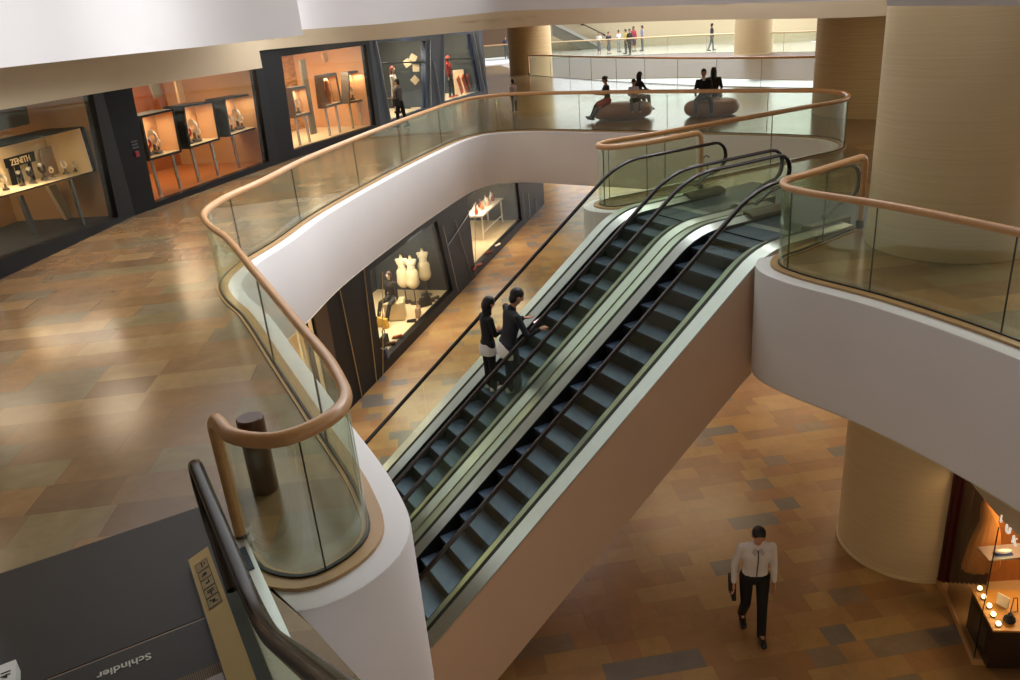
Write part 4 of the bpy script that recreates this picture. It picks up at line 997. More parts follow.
        remesh(g, 'top', cm(top), t, vox, 4)
    if tuck:   # shirt tail showing below
        g = MB(); g.sweep([[P+T*z*H+sd*(a_*H*min(w, 1.15)+.012)*math.cos(q)+fwd*((b_*H+.012)*math.sin(q)-.006) for q in [2*math.pi*i/24 for i in range(24)]] for z, a_, b_ in [(-.115, .06, .05), (-.11, .108, .078), (-.06, .112, .082), (-.01, .098, .072), (.03, .08, .05)]]); remesh(g, 'shirt_tail', cm(tuck), t, vox, 2)
    if skirt:
        g = MB(); z1 = skirt[1]; 
        if pelvis is None:
            caps(g, P+T*.03*H, P-V3(0, 0, z1*H*.5), .08*H*w, .09*H*w); caps(g, P-V3(0, 0, z1*H*.5), P-V3(0, 0, z1*H), .09*H*w, .1*H*w)
        else:
            for (sh, el, wr, fa, hp, kn, an, ua) in J: caps(g, hp, hp.lerp(kn, .8), .07*H, .06*H)
            caps(g, P, J[0][5].lerp(J[1][5], .5)*.6+P*.4, .08*H, .07*H)
        remesh(g, 'skirt', cm(skirt[0]), t, vox, 2)
    if bottom:
        g = MB(); k = .012
        ellm(g, P+T*.005*H, (.089*H*w+k, .068*H+k, .068*H+k), rm)
        for (sh, el, wr, fa, hp, kn, an, ua) in J: caps(g, hp, kn, .052*H+k*.5, .036*H+k*.5); caps(g, kn, an-(kn-an).normalized()*.005*H, .036*H+k*.5, .029*H+k*.7)
        remesh(g, 'trousers', cm(bottom), t, vox, 2)
    if shoes:
        for (sh, el, wr, fa, hp, kn, an, ua) in J:
            f = fwdfoot(fa, an, kn); g = MB(); caps(g, an-V3(0, 0, .012*H)-f*.02*H, an+f*.1*H-V3(0, 0, .02*H), .03*H, .024*H); remesh(g, 'shoe', cm(shoes, .35), t, vox*.8, 1)
    if not headless and hair:
        g = MB(); hm = hairmat or HAIR
        ellm(g, HC+hd*.024*H*headk-hf*.008*H, (.05*H*headk, .056*H*headk, .053*H*headk), hr); ellm(g, HC-hd*.012*H-hf*.022*H, (.045*H*headk, .036*H*headk, .05*H*headk), hr)
        if hair == 'long':
            ellm(g, HC-hf*.025*H, (.052*H*headk, .042*H*headk, .07*H*headk), hr); caps(g, HC-hf*.03*H, HC-hf*.045*H-V3(0, 0, .16*H), .045*H, .034*H)
            for sg in (-1, 1): caps(g, HC+sd*sg*.038*H-hf*.012*H, HC+sd*sg*.042*H-hf*.014*H-V3(0, 0, .1*H), .02*H, .016*H)
        if hair == 'bun': ellm(g, HC-hf*.062*H+hd*.02*H, (.024*H,)*3)
        if hair == 'ponytail': caps(g, HC-hf*.06*H+hd*.03*H, HC-hf*.085*H-V3(0, 0, .07*H), .018*H, .012*H)
        remesh(g, 'hair', hm, t, min(vox, .012), 1)
        if hair == 'hat': pass
    t['_j'] = 0; del t['_j']
    person.J = [(t.matrix_basis, j) for j in J]; person.HC = HC
    return t
def fwdfoot(fa, an, kn):
    f = V3(0, 1, 0); d = (an-kn).normalized()
    f = f - d*f.dot(d)*.5
    return f.normalized()
def wpt(loc, yaw, p):
    return Vector(loc)+Matrix.Rotation(yaw, 3, 'Z') @ Vector(p)

# man walking on the lower floor
ml = gp(752, 630, LOW); my = math.pi-.12
person('man in white shirt and black trousers striding across the lower floor with head bowed', ml, my, 1.97, vox=.013, top='d9d4d2', bottom='0b0b0e', shoes='0a0a0a', fingers=True, w=1.12,
       torso=(0, .1, 1), headdir=(0, .4, .9), arms=(((-.13, -.1, -1), (.0, .25, -1)), ((.26, -.05, -1), (.05, .25, -1))),
       legs=(((.04, .30, -1), (0, .1, -1)), ((.0, .05, -1), (0, -.62, -1))))

J0 = person.J
def zfix(o, floor):
    """rest the lowest point of a figure on the floor"""
    bpy.context.view_layer.update()
    lo = min((c.matrix_world @ v.co).z for c in o.children for v in c.data.vertices); o.location.z += floor-lo
man = [o for o in bpy.data.objects if o.get('label', '').startswith('man in white shirt')][0]; zfix(man, LOW+.002)
# shirt details
def child_mesh(o, mb, name, mt, sm=40): return mb.build(name, mt, o, sm, local=True)
Tm = vec(0, .1, 1); Fm = V3(0, Tm.z, -Tm.y); Hm = 1.97
def front(z, b_, x=0., e=.016): return V3(x, 0, .53*Hm)+Tm*z*Hm+Fm*(b_*Hm+e)
zoff = 0.
mb = MB(); mb.tube([front(-.015, .062), front(.03, .06), front(.08, .052), front(.13, .057), front(.18, .066), (front(.225, .066)), front(.262, .053), front(.285, .04)], .007, 6); child_mesh(man, mb, 'shirt_placket', M['ink'])
mb = MB()
for sg in (-1, 1): mb.prism([front(.278, .042, sg*.01, .022), front(.25, .055, sg*.055, .02), front(.272, .045, sg*.085, .015), front(.3, .028, sg*.05, .02)], Fm*.012)
child_mesh(man, mb, 'collar', cm('bdb8b6'))
# dark briefcase under his arm
bc = thing('document_case', 'black case held against the hip of the man in the white shirt', 'bag', man.location+V3(0, 0, .8), my)
cc = V3(.31, -.02, .02)
MB().box(cc, (.06, .36, .28), Matrix.Rotation(.25, 3, 'X')).build('case_body', cm('0c0c10'), bc, 30, local=True, bevel=.015)
MB().tube([cc+V3(0, -.06, .13), cc+V3(0, -.05, .17), cc+V3(0, .05, .18), cc+V3(0, .06, .15)], .009, 8).build('grip', cm('0c0c10'), bc, 60, local=True)

# couple on the left escalator
def escp(px, py, h=-.1):
    r = ray(px, py); n_ = V3(0, 0, 1)-dh*TAN; t_ = (-(EYEV.dot(n_))+(-TAN*S0+h))/r.dot(n_); return EYEV+r*t_
def on_step(s, u):
    k = math.floor((s-2.862)/.349); sk = 2.862+.349*k; return SU(max(sk+.12, min(s, sk+.26)), u, zc(sk))
g0 = escp(500, 380); print('COUPLE', s_of(g0), u_of(g0)); g1 = on_step(5.45, -10.78); g2 = on_step(5.65, -10.28)
yb = -HDG
person('young woman with long black hair and black jumper standing on the left escalator', g1, yb, 1.62, vox=.014, hair='long', headk=1.18, top='0b0b12', tuck='dcd8d4', bottom='0a0a0e', shoes='c8c4c0', fingers=True, w=.92,
       torso=(0, .03, 1), headdir=(.15, .35, 1), arms=(((-.1, .05, -1), (.1, .9, -.2)), ((.12, .15, -1), (-.2, .95, .1))))
wm = bpy.data.objects[-1]
person('man in navy jumper over pale shirt on the left escalator holding a phone', g2, yb-.2, 1.86, vox=.014, hair='short', headk=1.12, top='0a0c18', tuck='d8d2cc', bottom='14182a', shoes='c4c2c0', fingers=True, w=1.6,
       torso=(-.04, .2, 1), headdir=(.1, .5, 1), arms=(((-.5, .25, -1), (.5, .95, .05)), ((.5, .3, -1), (-.35, 1, .1))), legs=(((-.08, .08, -1), (0, -.02, -1)), ((.08, .12, -1), (0, -.05, -1))))
jm = person.J
ph = wpt(g2, yb-.2, (jm[0][1][2]+jm[1][1][2])/2+V3(0, .1, .03))
o = MB().box(ph, (.075, .145, .01), Matrix.Rotation(yb-.2, 3, 'Z') @ Matrix.Rotation(.4, 3, 'X')).build('mobile_phone', mat('lit_phone_screen', 'e8c8cc', .3, emis='f0c8d0', estr=.6), None, 0, bevel=.003)
tag(o, 'mobile phone with pinkish lit screen held by the man on the escalator', 'phone')

# woman walking by the fourth window
p = gp(403, 128); person('woman in grey jacket and black trousers walking past the fourth window with a shoulder bag', p, 1.1, 1.66, vox=.02, hair='short', top='6a6668', bottom='0c0c10', w=1.0,
    arms=(((-.2, .2, -1), (.2, 1, -.1)), ((.15, .2, -1), (-.1, 1, 0))), legs=(((0, .25, -1), (0, .0, -1)), ((0, -.15, -1), (0, -.35, -1))))
bgp = thing('shoulder_bag', 'black shoulder bag hanging at the side of the woman in the grey jacket', 'bag', p+V3(-.1, -.28, .78), 1.1)
MB().box((0, 0, .14), (.3, .12, .26)).build('bag_body', cm('0c0c10'), bgp, 30, local=True, bevel=.02)
MB().tube([V3(-.1, 0, .26), V3(-.06, 0, .5), V3(.06, 0, .5), V3(.1, 0, .26)], .012, 8).build('strap', cm('0c0c10'), bgp, 60, local=True)
# child
p = gp(515, 112.5); person('small child with ponytail in grey top standing beyond the far balustrade bend', p, .5, 1.15, vox=.018, hair='ponytail', top='a8a4a8', bottom='3a3c4a', shoes='b08a78', headk=1.25, hem=.1, sleeves='short')
# benches
def bench(px, py, L, W, Hh, yaw, lb):
    c = gp(px, py); t = thing('pebble_bench', lb, 'bench', c, yaw, 'pebble-shaped wooden benches')
    rings = []
    for i in range(13):
        f = i/12; th = -math.pi/2*.8+f*math.pi*.9; 
        z = Hh*(.5+.5*math.sin(th)/math.sin(math.pi/2*.8)) if th < 0 else Hh*(.5+.5*math.sin(th))
        q = math.cos(th)**.34 if math.cos(th) > 0 else .02
        rings.append([V3(L*q*math.cos(a), W*q*math.sin(a), z) for a in [2*math.pi*k/44 for k in range(44)]])
    MB().sweep(rings).build('seat_body', M['benchwood'], t, 60, local=True)
    MB().lathe([(.01, 0), (.6, 0), (.62, .04), (.01, .04)], (0, 0, 0), 28, ax=L*1.1, ay=W*1.1).build('recessed_foot', M['black'], t, 40, local=True)
    return c
bh = .52
bc1 = bench(622.5, 118.5, .98, .55, bh, -.15, 'pebble-shaped wooden bench on the left, with a woman, a child and another adult on it')
bc2 = bench(711.5, 115.5, .86, .55, bh, -.1, 'pebble-shaped wooden bench on the right, with a man in a suit on it')
SIT = dict(pelvis=bh+.1)
def sit_legs(sp=.12, dn=.1): return (((-sp, 1, -.02), (0, dn, -1)), ((sp, 1, -.02), (0, dn, -1)))
person('woman in black top and dusty red skirt sitting sideways on the left bench', bc1+V3(-.48, -.05, 0), math.pi/2+.1, 1.6, vox=.02, hair='bun', top='16161a', bottom='22222c', skirt=('a04850', .3), sleeves='short', legs=(((-.1, .9, -.45), (0, .6, -1)), ((.1, .9, -.35), (0, .5, -1))), torso=(0, .06, 1), headdir=(0, .4, 1), arms=(((-.1, .5, -1), (.2, 1, .1)), ((.1, .5, -1), (-.2, 1, .1))), **SIT)
person('child in pale grey top and dark trousers sitting facing the viewer on the left bench', bc1+V3(.32, -.35, 0), math.pi, 1.32, vox=.018, hair='short', top='b8b4bc', bottom='2a2e3c', shoes='b0706a', legs=sit_legs(.18, .15), headdir=(0, .5, 1), arms=(((-.2, .4, -1), (.5, 1, 0)), ((.2, .4, -1), (-.5, 1, 0))), headk=1.15, pelvis=bh+.08)
person('adult in dark top and light jeans sitting behind the child on the left bench', bc1+V3(.5, .15, 0), -math.pi/2+.5, 1.66, vox=.02, hair='long', top='1c1c22', bottom='8c9098', legs=sit_legs(.1, .1), torso=(0, .2, 1), headdir=(0, .3, 1), arms=(((-.1, .7, -1), (.2, 1, -.3)), ((.1, .7, -1), (-.2, 1, -.3))), **SIT)
person('man in black suit and tie sitting facing the viewer on the right bench', bc2+V3(-.34, -.3, 0), math.pi-.25, 1.74, vox=.02, hair='short', top='0d0d10', bottom='1c1e26', legs=(((-.3, 1, -.1), (-.05, .1, -1)), ((.3, 1, -.1), (.05, .2, -1))), headdir=(0, .15, 1), arms=(((-.2, .2, -1), (.1, .8, -.5)), ((.25, .2, -1), (-.1, .8, -.6))), w=1.1, **SIT)
mb = MB(); mb.prism([V3(-.035, .13, 1.12), V3(.035, .13, 1.12), V3(.06, .09, 1.2), V3(-.06, .09, 1.2)], V3(0, .02, 0)); mbo = bpy.data.objects
sm_ = [o for o in bpy.data.objects if o.get('label', '').startswith('man in black suit')][0]; child_mesh(sm_, mb, 'shirt_front', cm('e0dcd8'))
person('person in dark brown top sitting behind the suited man on the right bench', bc2+V3(.1, .2, 0), -.4, 1.7, vox=.02, hair='long', top='2e2422', bottom='1c1e26', legs=sit_legs(.15, .1), w=1.15, arms=(((-.2, .2, -1), (.2, 1, -.3)), ((.2, .2, -1), (-.2, 1, -.3))), **SIT)

# ------------------------------------------------------------------ far side
fp = [V3(12.9, 29.6), V3(11.81, 30.58), V3(8.86, 34.64), V3(5.55, 40.87), V3(2.47, 48.13)]
fp = resample(catmull(fp, 6), .5)
balustrade('glass_balustrade', 'far straight glass balustrade with dark orange handrail beyond the two benches', fp, [2.2*k+1.2 for k in range(1, 9)], None, True, gmat='glassfar', wm='woodcol' if 0 else 'wood')
r2 = [gp(x, y, 1.12) for x, y in [(525, 44), (540, 43), (610, 39.5), (700, 35), (808, 31.5), (860, 29)]]; r2 = [V3(p.x, p.y) for p in r2]; r2 = resample(catmull(r2, 6), .6)
balustrade('glass_balustrade', 'most distant glass balustrade, in front of the group of far shoppers', r2, [3*k for k in range(1, 12)], None, None, gmat='glassfar', wm='cream')
mb = MB(); mb.sweep([[p+V3(.05, -.12, 0), p+V3(.05, -.12, -1.5), p+V3(.3, .6, -1.62)] for p in r2], close=False, caps=False); struct(mb.build('wall_far_fascia', M['white'], None, 40))
bk_ = [p+V3(2.5, 17, 0) for p in r2]
mb = MB(); mb.sweep([[p+V3(.05, -.12, 0), q] for p, q in zip(r2, bk_)], close=False, caps=False); struct(mb.build('floor', mat('far_pale_floor', 'cfcabc', .15, noise=.05), None, 0))
mb = MB(); mb.sweep([[q+V3(-.4, -6, 0), q+V3(-.4, -6, 2.3)] for q in bk_], close=False, caps=False); struct(mb.build('wall_far', M['farwall'], None, 40))
mb = MB(); mb.sweep([[q+V3(-.4, -6, 2.3), q+V3(-.4, -6, 6.5)] for q in bk_], close=False, caps=False); struct(mb.build('window_11', mat('bright_daylit_glazing', 'f4f6f8', .4, emis='f2f6ff', estr=2.6), None, 40))
struct(MB().prism([V3(r2[0].x-16, r2[0].y-4, -1.6), V3(r2[0].x, r2[0].y, -1.6), V3(r2[0].x+1, r2[0].y+12, -1.6), V3(r2[0].x-16, r2[0].y+10, -1.6)], V3(0, 0, 1.5)).build('wall_far_left_slab', M['white'], None, 0))
c4 = onplane(755, 54, r2[len(r2)//2], V3(0, 0, 1)) if 0 else gp(755, 55, 0); column('round_column', (c4.x+.3, c4.y+1.3), 1.12, 0, 4.4, M['column'], 'most distant pale column, standing beyond the bench area by the far walkway')
# hedge seen far below
mb = MB(); random.seed(3)
hx = gp(792, 77, LOW)
ht = thing('planter_hedge', 'distant row of green plants seen below the far walkway at right', 'plants', hx)
for k in range(60):
    q = hx+V3(random.uniform(-4, 4), random.uniform(-.6, .6), random.uniform(.3, 2.1)); mb.ell(q, (.45, .4, .35), 7, 5)
mb.build('foliage', M['plant'], ht, 60); MB().box(hx+V3(0, 0, .2), (8.6, 1.4, .4)).build('trough', M['white'], ht, 0)
# far shoppers
GS = 'group of far shoppers behind the most distant balustrade'
def face(dx, dy): return math.atan2(-dx, dy)
for (x, y, H_, yaw, kw) in [
    (599.5, 54.3, 1.55, face(-.3, -1), dict(label='far shopper in white top and grey skirt, leftmost of the group', top='c8c8c8', bottom=None, skirt=('5c6068', .28), sleeves='short')),
    (609, 54.3, 1.55, face(.3, -1), dict(label='far shopper in dark top and grey skirt, second from left in the group', top='2c2c38', bottom=None, skirt=('50545c', .28), sleeves='short')),
    (619, 52.2, 1.55, face(.6, -1), dict(label='far shopper in white top with light trousers, third from left', top='d8d8e0', bottom='8a9494', sleeves='short')),
    (626, 54.0, 1.66, face(-1, -.2), dict(label='far shopper in yellow top half hidden behind the dark-clothed one', top='d8c460', bottom='3a3a3c', sleeves='short')),
    (630, 55.2, 1.72, face(-.6, -1), dict(label='far shopper all in dark clothes striding at the centre of the group', top='2c2e2c', bottom='26262a', legs=(((-.05, .3, -1), (0, .1, -1)), ((.05, -.25, -1), (0, -.4, -1))))),
    (634, 51.5, 1.74, face(.4, -1), dict(label='far shopper in red and purple top with a bare-legged skirt', top='a03040', bottom=None, skirt=('3c2c48', .2), hair='long')),
    (642.5, 51.0, 1.76, face(-1, -.1), dict(label='far shopper in light blue shirt and grey trousers, rightmost of the group', top='7c94c4', bottom='5c646c', sleeves='short')),
    (711.5, 51.3, 1.72, face(1, .1), dict(label='lone far walker in dark jacket and grey trousers on the distant walkway', top='2e2c38', bottom='4e525a', legs=(((-.03, .3, -1), (0, .1, -1)), ((.03, -.3, -1), (0, -.4, -1)))))]:
    lb = kw.pop('label'); p_ = gp(x, y)
    person(lb, p_, yaw, H_, vox=.03, face=False, group=GS if 'lone' not in lb else None, **kw)
# far escalator
fe = thing('escalator', 'distant escalator rising to the left behind the far shoppers', 'escalator', gp(604, 52))
nn = V3(0, 1, 0); pp_ = V3(0, gp(604, 50).y+3, 0)
a0, a1 = onplane(552, 24, pp_, nn), onplane(603, 49, pp_, nn)
def beam(p, q, hh, w_, nm, mt, off=V3(0, 0, 0)): MB().prism([p+off, q+off, q+off+V3(0, 0, -hh), p+off+V3(0, 0, -hh)], V3(0, w_, 0)).build(nm, mt, fe, 0)
beam(a0, a1, .9, 1.6, 'truss', M['greyglass']); beam(a0, a1, .25, .06, 'deck', M['steel'], V3(0, -.1, .25))
MB().tube([a0+V3(0, -.05, 1.2), a1+V3(0, -.05, 1.2), a1+V3(.3, -.05, 1.0)], .05, 6).build('handrail', M['rail'], fe, 50)
MB().tube([a0+V3(0, 1.5, 1.2), a1+V3(0, 1.5, 1.2)], .05, 6).build('handrail', M['rail'], fe, 50)
struct(MB().prism([onplane(575, 25, pp_+V3(0, 5, 0), nn), onplane(640, 25, pp_+V3(0, 5, 0), nn), onplane(640, 41, pp_+V3(0, 5, 0), nn), onplane(590, 41, pp_+V3(0, 5, 0), nn)], V3(0, .2, 0)).build('wall_tan_far', M['tan'], None, 0))
# left distance beyond the shopfront
lf = [gp(x, y, 1.12) for x, y in [(484, 46), (511, 44)]]; lf = resample([V3(p.x, p.y) for p in lf], .8)
balustrade('glass_balustrade', 'short piece of distant balustrade between the last shopfront and the far tan column', lf, [2.0], None, None, gmat='glassfar')
struct(MB().prism([lf[0]+V3(-8, 4, 0), lf[-1]+V3(3, 4, 0), lf[-1]+V3(3, 4, 4.4), lf[0]+V3(-8, 4, 4.4)], V3(0, .2, 0)).build('wall_far_left', mat('brown_wall', '6a5440', .8), None, 0))  # back wall in one even brown
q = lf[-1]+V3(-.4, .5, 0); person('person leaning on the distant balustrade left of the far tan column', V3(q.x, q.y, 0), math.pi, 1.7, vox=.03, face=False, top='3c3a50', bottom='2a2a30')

# ------------------------------------------------------------------ mannequins and goods in the boutique windows
MQ = mat('mannequin_skin', 'dcc0a4', .5); MH = mat('auburn_wig', '6a2a1c', .5)
def mannequin(shop, px, inset, zf, H_, lb, **kw):
    u, z = shop.uv(px, inset); p = shop.P(u, zf, inset); yaw = math.atan2(shop.inn.x, -shop.inn.y)
    kw.setdefault('hairmat', MH); return person(lb, p, yaw, H_, name='mannequin', cat='mannequin', vox=.02, skin=MQ, **kw), p
fz4 = s4_.holes[0][3][1]; zf = min(z for u, z in s4_.holes[0])
mannequin(s4_, (396, 100), .7, zf, 1.75, 'mannequin with auburn hair and cap in cream blouse in the fourth window', top='e0d4c0', bottom=None, skirt=('d8d0c8', .3), hair='long')
zf5 = min(z for u, z in s5_.holes[0])
mannequin(s5_, (451, 92), .6, zf5, 1.78, 'mannequin in red jacket and dark shorts in the fifth window', top='d03426', bottom='22222a', hair='long', hairmat=mat('red_hat', 'b83020', .7), legs=(((-.15, .1, -1), (-.1, 0, -1)), ((.2, .1, -1), (.1, 0, -1))), shoes='d04020')
u, z = s5_.uv((472, 92), 1.2)
u = s5_.uv((459, 80), .9)[0]; o = MB().box(s5_.P(u, zf5+.5, .9), (.5, .4, 1.1)).build('display_plinth', M['cream'], None, 0); tag(o, 'beige block behind the red mannequin in the fifth window', 'block')
for i in range(3):
    c = s5_.P(s5_.uv((460+i*5, 85), .55)[0], zf5+.43, .55); mb = MB(); rm_ = Matrix((s5_.d, s5_.inn, V3(0, 0, 1))).transposed() @ Matrix.Rotation(-.5, 3, 'Y')
    mb.box(c, (.28, .06, .85), rm_); o = mb.build('orange_board', mat('orange_lacquer_%d' % i, 'd8541c', .4), None, 0, bevel=.01); tag(o, ['leftmost orange leaning board in the fifth window', 'middle orange leaning board in the fifth window', 'rightmost orange leaning board in the fifth window'][i], 'board', 'orange boards in the fifth window')
def shoe(p, yaw, mt, lb, sc=1., grp=None):
    t = thing('shoe', lb, 'shoe', p, yaw, grp); mb = MB(); caps(mb, (0, -.07*sc, .05*sc), (0, .1*sc, .03*sc), .035*sc, .028*sc); mb.build('upper', mt, t, 60, local=True)
    MB().box((0, .01*sc, .006), (.07*sc, .26*sc, .012)).build('sole', M['blackfab'], t, 0, local=True); return t
def bag(p, yaw, mt, lb, sc=1., grp=None):
    t = thing('handbag', lb, 'bag', p, yaw, grp)
    MB().prism([V3(-.2*sc, -.06*sc, 0), V3(.2*sc, -.06*sc, 0), V3(.16*sc, -.06*sc, .26*sc), V3(-.16*sc, -.06*sc, .26*sc)], V3(0, .12*sc, 0)).build('bag_body', mt, t, 30, local=True, bevel=.012)
    MB().tube([V3(-.1*sc, 0, .25*sc), V3(-.08*sc, 0, .42*sc), V3(.08*sc, 0, .42*sc), V3(.1*sc, 0, .25*sc)], .011*sc, 8).build('handle', mt, t, 60, local=True); return t
# fourth window floor goods
for x, y, lb in [(408, 104, 'dark shoe on the floor of the fourth window nearer the mannequin'), (414, 103, 'dark shoe on the floor of the fourth window nearer the pole')]:
    u, z = s4_.uv((x, y), .9); shoe(s4_.P(u, zf, .9), 1., M['blackfab'], lb, 1.3, 'shoes in the fourth window')
# lower mannequin window: floor z
zl = LOW+.32
def dressform(shop, px, inset, lb, mt):
    u, z = shop.uv(px, inset); p = shop.P(u, zl, inset); t = thing('dress_form', lb, 'mannequin', p, 0, 'headless dress forms in the lower window')
    mb = MB(); H_ = 1.72; ellm(mb, (0, 0, 1.02), (.17, .12, .16)); ellm(mb, (0, 0, 1.2), (.13, .1, .16)); ellm(mb, (0, 0, 1.36), (.17, .11, .14)); caps(mb, (-.15, 0, 1.44), (.15, 0, 1.44), .05, .05); caps(mb, (0, 0, 1.44), (0, 0, 1.55), .055, .045)
    remesh(mb, 'torso', mt, t, .018); MB().lathe([(.001, 0), (.18, 0), (.18, .02), (.02, .03), (.018, .95), (.001, .95)], (0, 0, 0), 16).build('stand', M['steeldk'], t, 50, local=True)
    MB().lathe([(.001, 1.56), (.05, 1.56), (.03, 1.6), (.001, 1.62)], (0, 0, 0), 12).build('neck_cap', M['gold'], t, 50, local=True)
    g = MB(); ellm(g, (0, 0, 1.0), (.21, .15, .2)); caps(g, (0, 0, .95), (0, 0, .72), .2, .22); remesh(g, 'skirt', cm('d8c8a0'), t, .02); return t
CR = cm('dccfae')
dressform(sL, (426, 285), .75, 'cream dressed form nearest the dark end of the lower mannequin window', CR)
dressform(sL, (414, 290), .85, 'cream dressed form in the middle of the lower mannequin window', CR)
dressform(sL, (405, 290), 1.2, 'cream dressed form at the back left of the lower mannequin window', CR)
u, z = sL.uv((398, 330), 1.0); pS = sL.P(u, zl, 1.0); ys = math.atan2(sL.inn.x, -sL.inn.y)
blk = MB().box(pS+V3(0, 0, .28), (.6, .6, .56)).build('white_block', M['cream'], None, 0, bevel=.01); tag(blk, 'white block seat under the black clad seated mannequin', 'block')
person('seated mannequin in black clothes with one leg stretched out in the lower window', pS, -.6+math.pi, 1.75, name='mannequin', cat='mannequin', skin=MQ, vox=.02, top='1c1612', bottom='15120f', hair='long', hairmat=mat('brown_wig', '3a2418', .6), pelvis=.68, legs=(((-.2, 1, -.3), (0, .5, -1)), ((.2, 1, -.2), (.1, .3, -1))), torso=(0, .1, 1))
random.seed(11)
gL = 'goods on the floor of the lower mannequin window'
for i, (x, y, kind, mt, lb) in enumerate([(391, 345, 'bag', M['blackfab'], 'black handbag on the floor at the left of the lower mannequin window'), (404, 338, 'shoe', mat('orange_leather', 'd8602c', .5), 'orange shoe on the floor of the lower mannequin window'), (388, 358, 'bag', cm('4a4a58'), 'dark grey bag at the near left corner of the lower mannequin window'),
    (418, 322, 'shoe', M['blackfab'], 'black shoe under the stretched leg in the lower window'), (424, 316, 'bag', cm('b09070'), 'tan handbag in front of the cream dress forms'), (436, 302, 'shoe', M['blackfab'], 'black shoe at the right end of the lower mannequin window'), (431, 306, 'bag', M['blackfab'], 'black handbag under the nearest cream dress form'), (397, 345, 'shoe', cm('6a3c2c'), 'brown shoe beside the black handbag in the lower window'), (441, 299, 'shoe', cm('4a3a2c'), 'brown shoe in the far right corner of the lower mannequin window'), (389, 327, 'bag', cm('d8a840'), 'yellow handbag beside the seated mannequin')]):
    p = gp(x, y, zl)+sL.inn*.18; 
    if kind == 'bag': bag(p, random.uniform(0, 3), mt, lb, 1.1)
    else: shoe(p, random.uniform(0, 3), mt, lb, 1.3)
# lower table window
tb0 = [gp(x, y, zl) for x, y in [(487, 262), (512, 232)]]
tt = thing('trestle_table', 'long white table in the lower right-hand shop window with goods on top', 'table', sL.P(sL.uv((497, 250), 1.0)[0], zl, 1.0))
ua, ub = sL.uv((482, 262), .9)[0], min(sL.uv((511, 232), .9)[0], rr2[1]-.3)
MB().prism([sL.P(ua, zl+.98, .7), sL.P(ub, zl+.98, .7), sL.P(ub, zl+.98, 1.5), sL.P(ua, zl+.98, 1.5)], V3(0, 0, .07)).build('table_top', M['whitebits'], tt, 0)
for uu in (ua+.15, ub-.15):
    for ii in (.78, 1.42): MB().tube([sL.P(uu, zl, ii), sL.P(uu, zl+.98, ii)], .035, 8).build('leg', M['whitebits'], tt, 60)
MB().tube([sL.P(ua+.15, zl+.3, .78), sL.P(ub-.15, zl+.3, .78)], .025, 8).build('stretcher', M['whitebits'], tt, 60)
random.seed(5)
cols = ['b84028', 'e8e0d0', 'c87850', '7a2820', 'e0b080', 'd8d0c8', '8a4030', 'f0e8dc']
for i in range(8):
    f = (i+.5)/8; p = sL.P(ua+(ub-ua)*f, zl+1.05, 1.0+.2*(i % 2)); 
    t_ = thing('bottle', 'small ornament bottle on the white table, number %s along it' % ['first', 'second', 'third', 'fourth', 'fifth', 'sixth', 'seventh', 'last'][i], 'bottle', p, 0, 'bottles on the white table'); t_['label'] = '%s small bottle along the white table in the lower window, %s' % (['first', 'second', 'third', 'fourth', 'fifth', 'sixth', 'seventh', 'last'][i], ['red', 'white', 'salmon', 'dark red', 'peach', 'pale grey', 'brick red', 'cream'][i])
    MB().lathe([(.001, 0), (.07, 0), (.08, .1), (.06, .18), (.025, .22), (.025, .3), (.001, .3)], (0, 0, 0), 12).build('flask', cm(cols[i], .3), t_, 50, local=True); MB().lathe([(.001, .3), (.03, .3), (.03, .34), (.001, .34)], (0, 0, 0), 10).build('stopper', M['gold'], t_, 50, local=True)
u, z = sL.uv((497, 215), 1.9); person('mannequin in red jumper behind the white table in the lower window', sL.P(sL.uv((494, 240), 1.9)[0], zl, 1.9), ys, 1.7, name='mannequin', cat='mannequin', skin=MQ, vox=.02, top='d8341c', bottom='2a2a30', hair='long', hairmat=MH)
for i, (x, y, mt, lb) in enumerate([(484, 266, 'c88068', 'salmon shoe under the near end of the white table'), (494, 254, '7a2820', 'dark red shoe under the middle of the white table'), (503, 246, 'e8e0d8', 'white shoe under the far end of the white table'), (480, 270, '9a3a30', 'red shoe at the left corner of the lower table window')]):
    shoe(gp(x, y, zl)+sL.inn*.2, random.uniform(0, 3), cm(mt), lb, 1.3)

# curled brackets on the balustrade glass beside the newels
for bal, px, nrm_, p0 in (('glass_balustrade', (706, 160), rt, SU(10, -11.70)), ('glass_balustrade.001', (877, 180), rt, SU(10, -7.62))):
    par = bpy.data.objects[bal]; c = onplane(px[0], px[1], p0, nrm_)
    pts = [c+dh*(.085*math.cos(a))+V3(0, 0, .085*math.sin(a)) for a in [R(20+25*k) for k in range(10)]]+[c-V3(0, 0, .1)+dh*.03, c-V3(0, 0, .2)+dh*.05]
    MB().tube(pts, .012, 8, up=rt).build('curled_bracket', M['steeldk'], par, 60)
# ------------------------------------------------------------------ light
w = bpy.data.worlds.new('sky'); S.world = w; w.use_nodes = True
nt = w.node_tree; bg = nt.nodes['Background']
tc = nt.nodes.new('ShaderNodeTexCoord'); dp = nt.nodes.new('ShaderNodeVectorMath'); dp.operation = 'DOT_PRODUCT'; nt.links.new(tc.outputs['Generated'], dp.inputs[0]); dp.inputs[1].default_value = (.5, .75, .43)
rp = nt.nodes.new('ShaderNodeValToRGB'); mr = nt.nodes.new('ShaderNodeMapRange'); nt.links.new(dp.outputs['Value'], mr.inputs[0]); mr.inputs[1].default_value = -1; mr.inputs[2].default_value = 1
nt.links.new(mr.outputs[0], rp.inputs[0]); e = rp.color_ramp.elements; e[0].position = .2; e[0].color = (.10, .085, .075, 1); e[1].position = 1.; e[1].color = (1.0, 1.0, 1.0, 1); q = e.new(.6); q.color = (.30, .285, .28, 1)
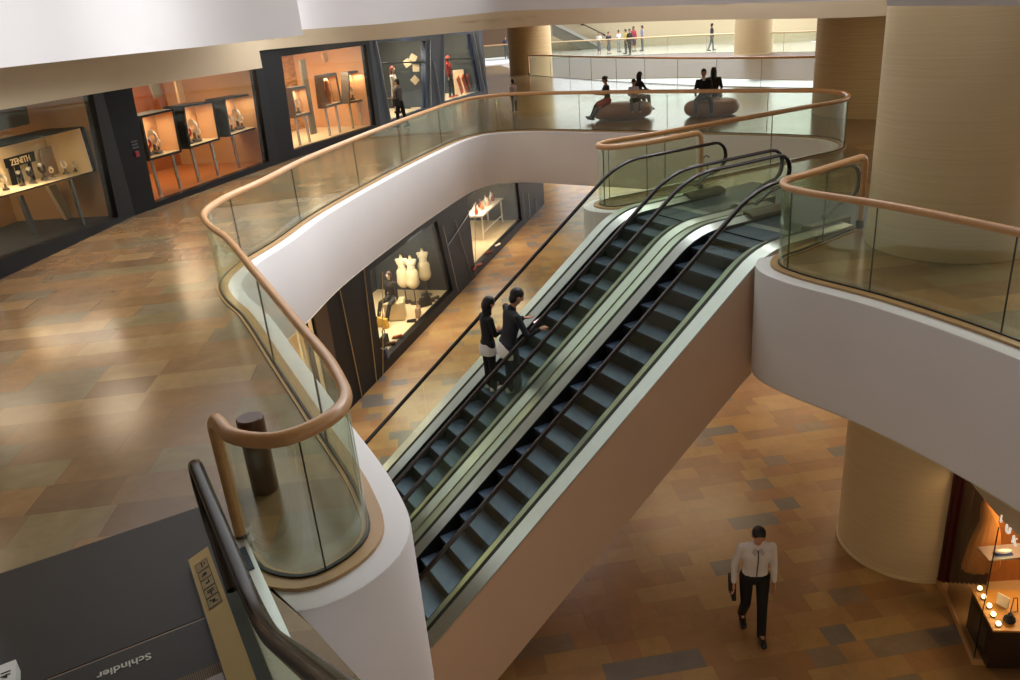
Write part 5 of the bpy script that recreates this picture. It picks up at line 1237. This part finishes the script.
nt.links.new(rp.outputs[0], bg.inputs[0]); bg.inputs[1].default_value = 2.1
S.view_settings.view_transform = 'Standard'; S.view_settings.look = 'None'; S.view_settings.gamma = 1; S.view_settings.use_curve_mapping = False
S.view_settings.exposure = 0.0
S.cycles.transparent_max_bounces = 32
# soft daylight falling into the well from the far right
sd = bpy.data.lights.new('skylight_sun', 'SUN'); sd.energy = 4.2; sd.angle = R(70); sd.color = (1, .98, .96)
so = bpy.data.objects.new('skylight_sun', sd); COL.objects.link(so); so.rotation_euler = V3(-.62, -.35, -.75).to_track_quat('-Z', 'Y').to_euler()
# warm lamps under the lower ceiling
for (x, y, e) in [(4.4, 17, 110), (8.0, 14, 70), (-2.4, 22.5, 110), (.5, 30, 160), (5, 24, 160), (9, 22, 100), (-4.2, 15.5, 80), (9, 17, 70), (6.6, 6, 14)]:
    area(V3(x, y, SLAB-.08), 2.6, e*.62, WARMC if x > 0 else (1, .84, .62))
# warm lamps in this floor's ceiling
for (x, y, e) in [(-7.7, 14.5, 60), (-6.55, 21, 40), (-3.9, 27.6, 50), (2.5, 32, 90), (8.5, 27, 80), (9.5, 19, 60), (9, 11, 60), (-8.3, 5, 30), (6.5, 35, 60), (-8.15, 9.5, 40)]:
    area(V3(x, y, 3.3), 2.2 if x > 0 else (1.3 if y < 15 else .8), e*.62, WARM2)

# unseen lamp added over the second, far well to brighten its fascia
area(V3(11, 52, 13), 12, 3600, (1, 1, 1), V3(9, 56, 0))

# unseen slab added above and behind the viewpoint to shade the near end
mb = MB(); mb.prism([V3(-30, -14, 7.6), V3(30, -14, 7.6), V3(30, 8, 7.6), V3(9, 10.5, 7.6), V3(-5, 10.5, 7.6), V3(-30, 6, 7.6)], V3(0, 0, .5)); struct(mb.build('ceiling', M['ceil'], None, 0))

area(V3(-3.6, 2.6, SLAB-.1), 1.5, 60, WARMC, V3(2, 7, -3.2)); area(V3(3.2, -2.2, SLAB-.1), 2.0, 130, WARMC, V3(3.4, 8, -3.4))  # unseen lamps added on the near side to warm the escalator cladding
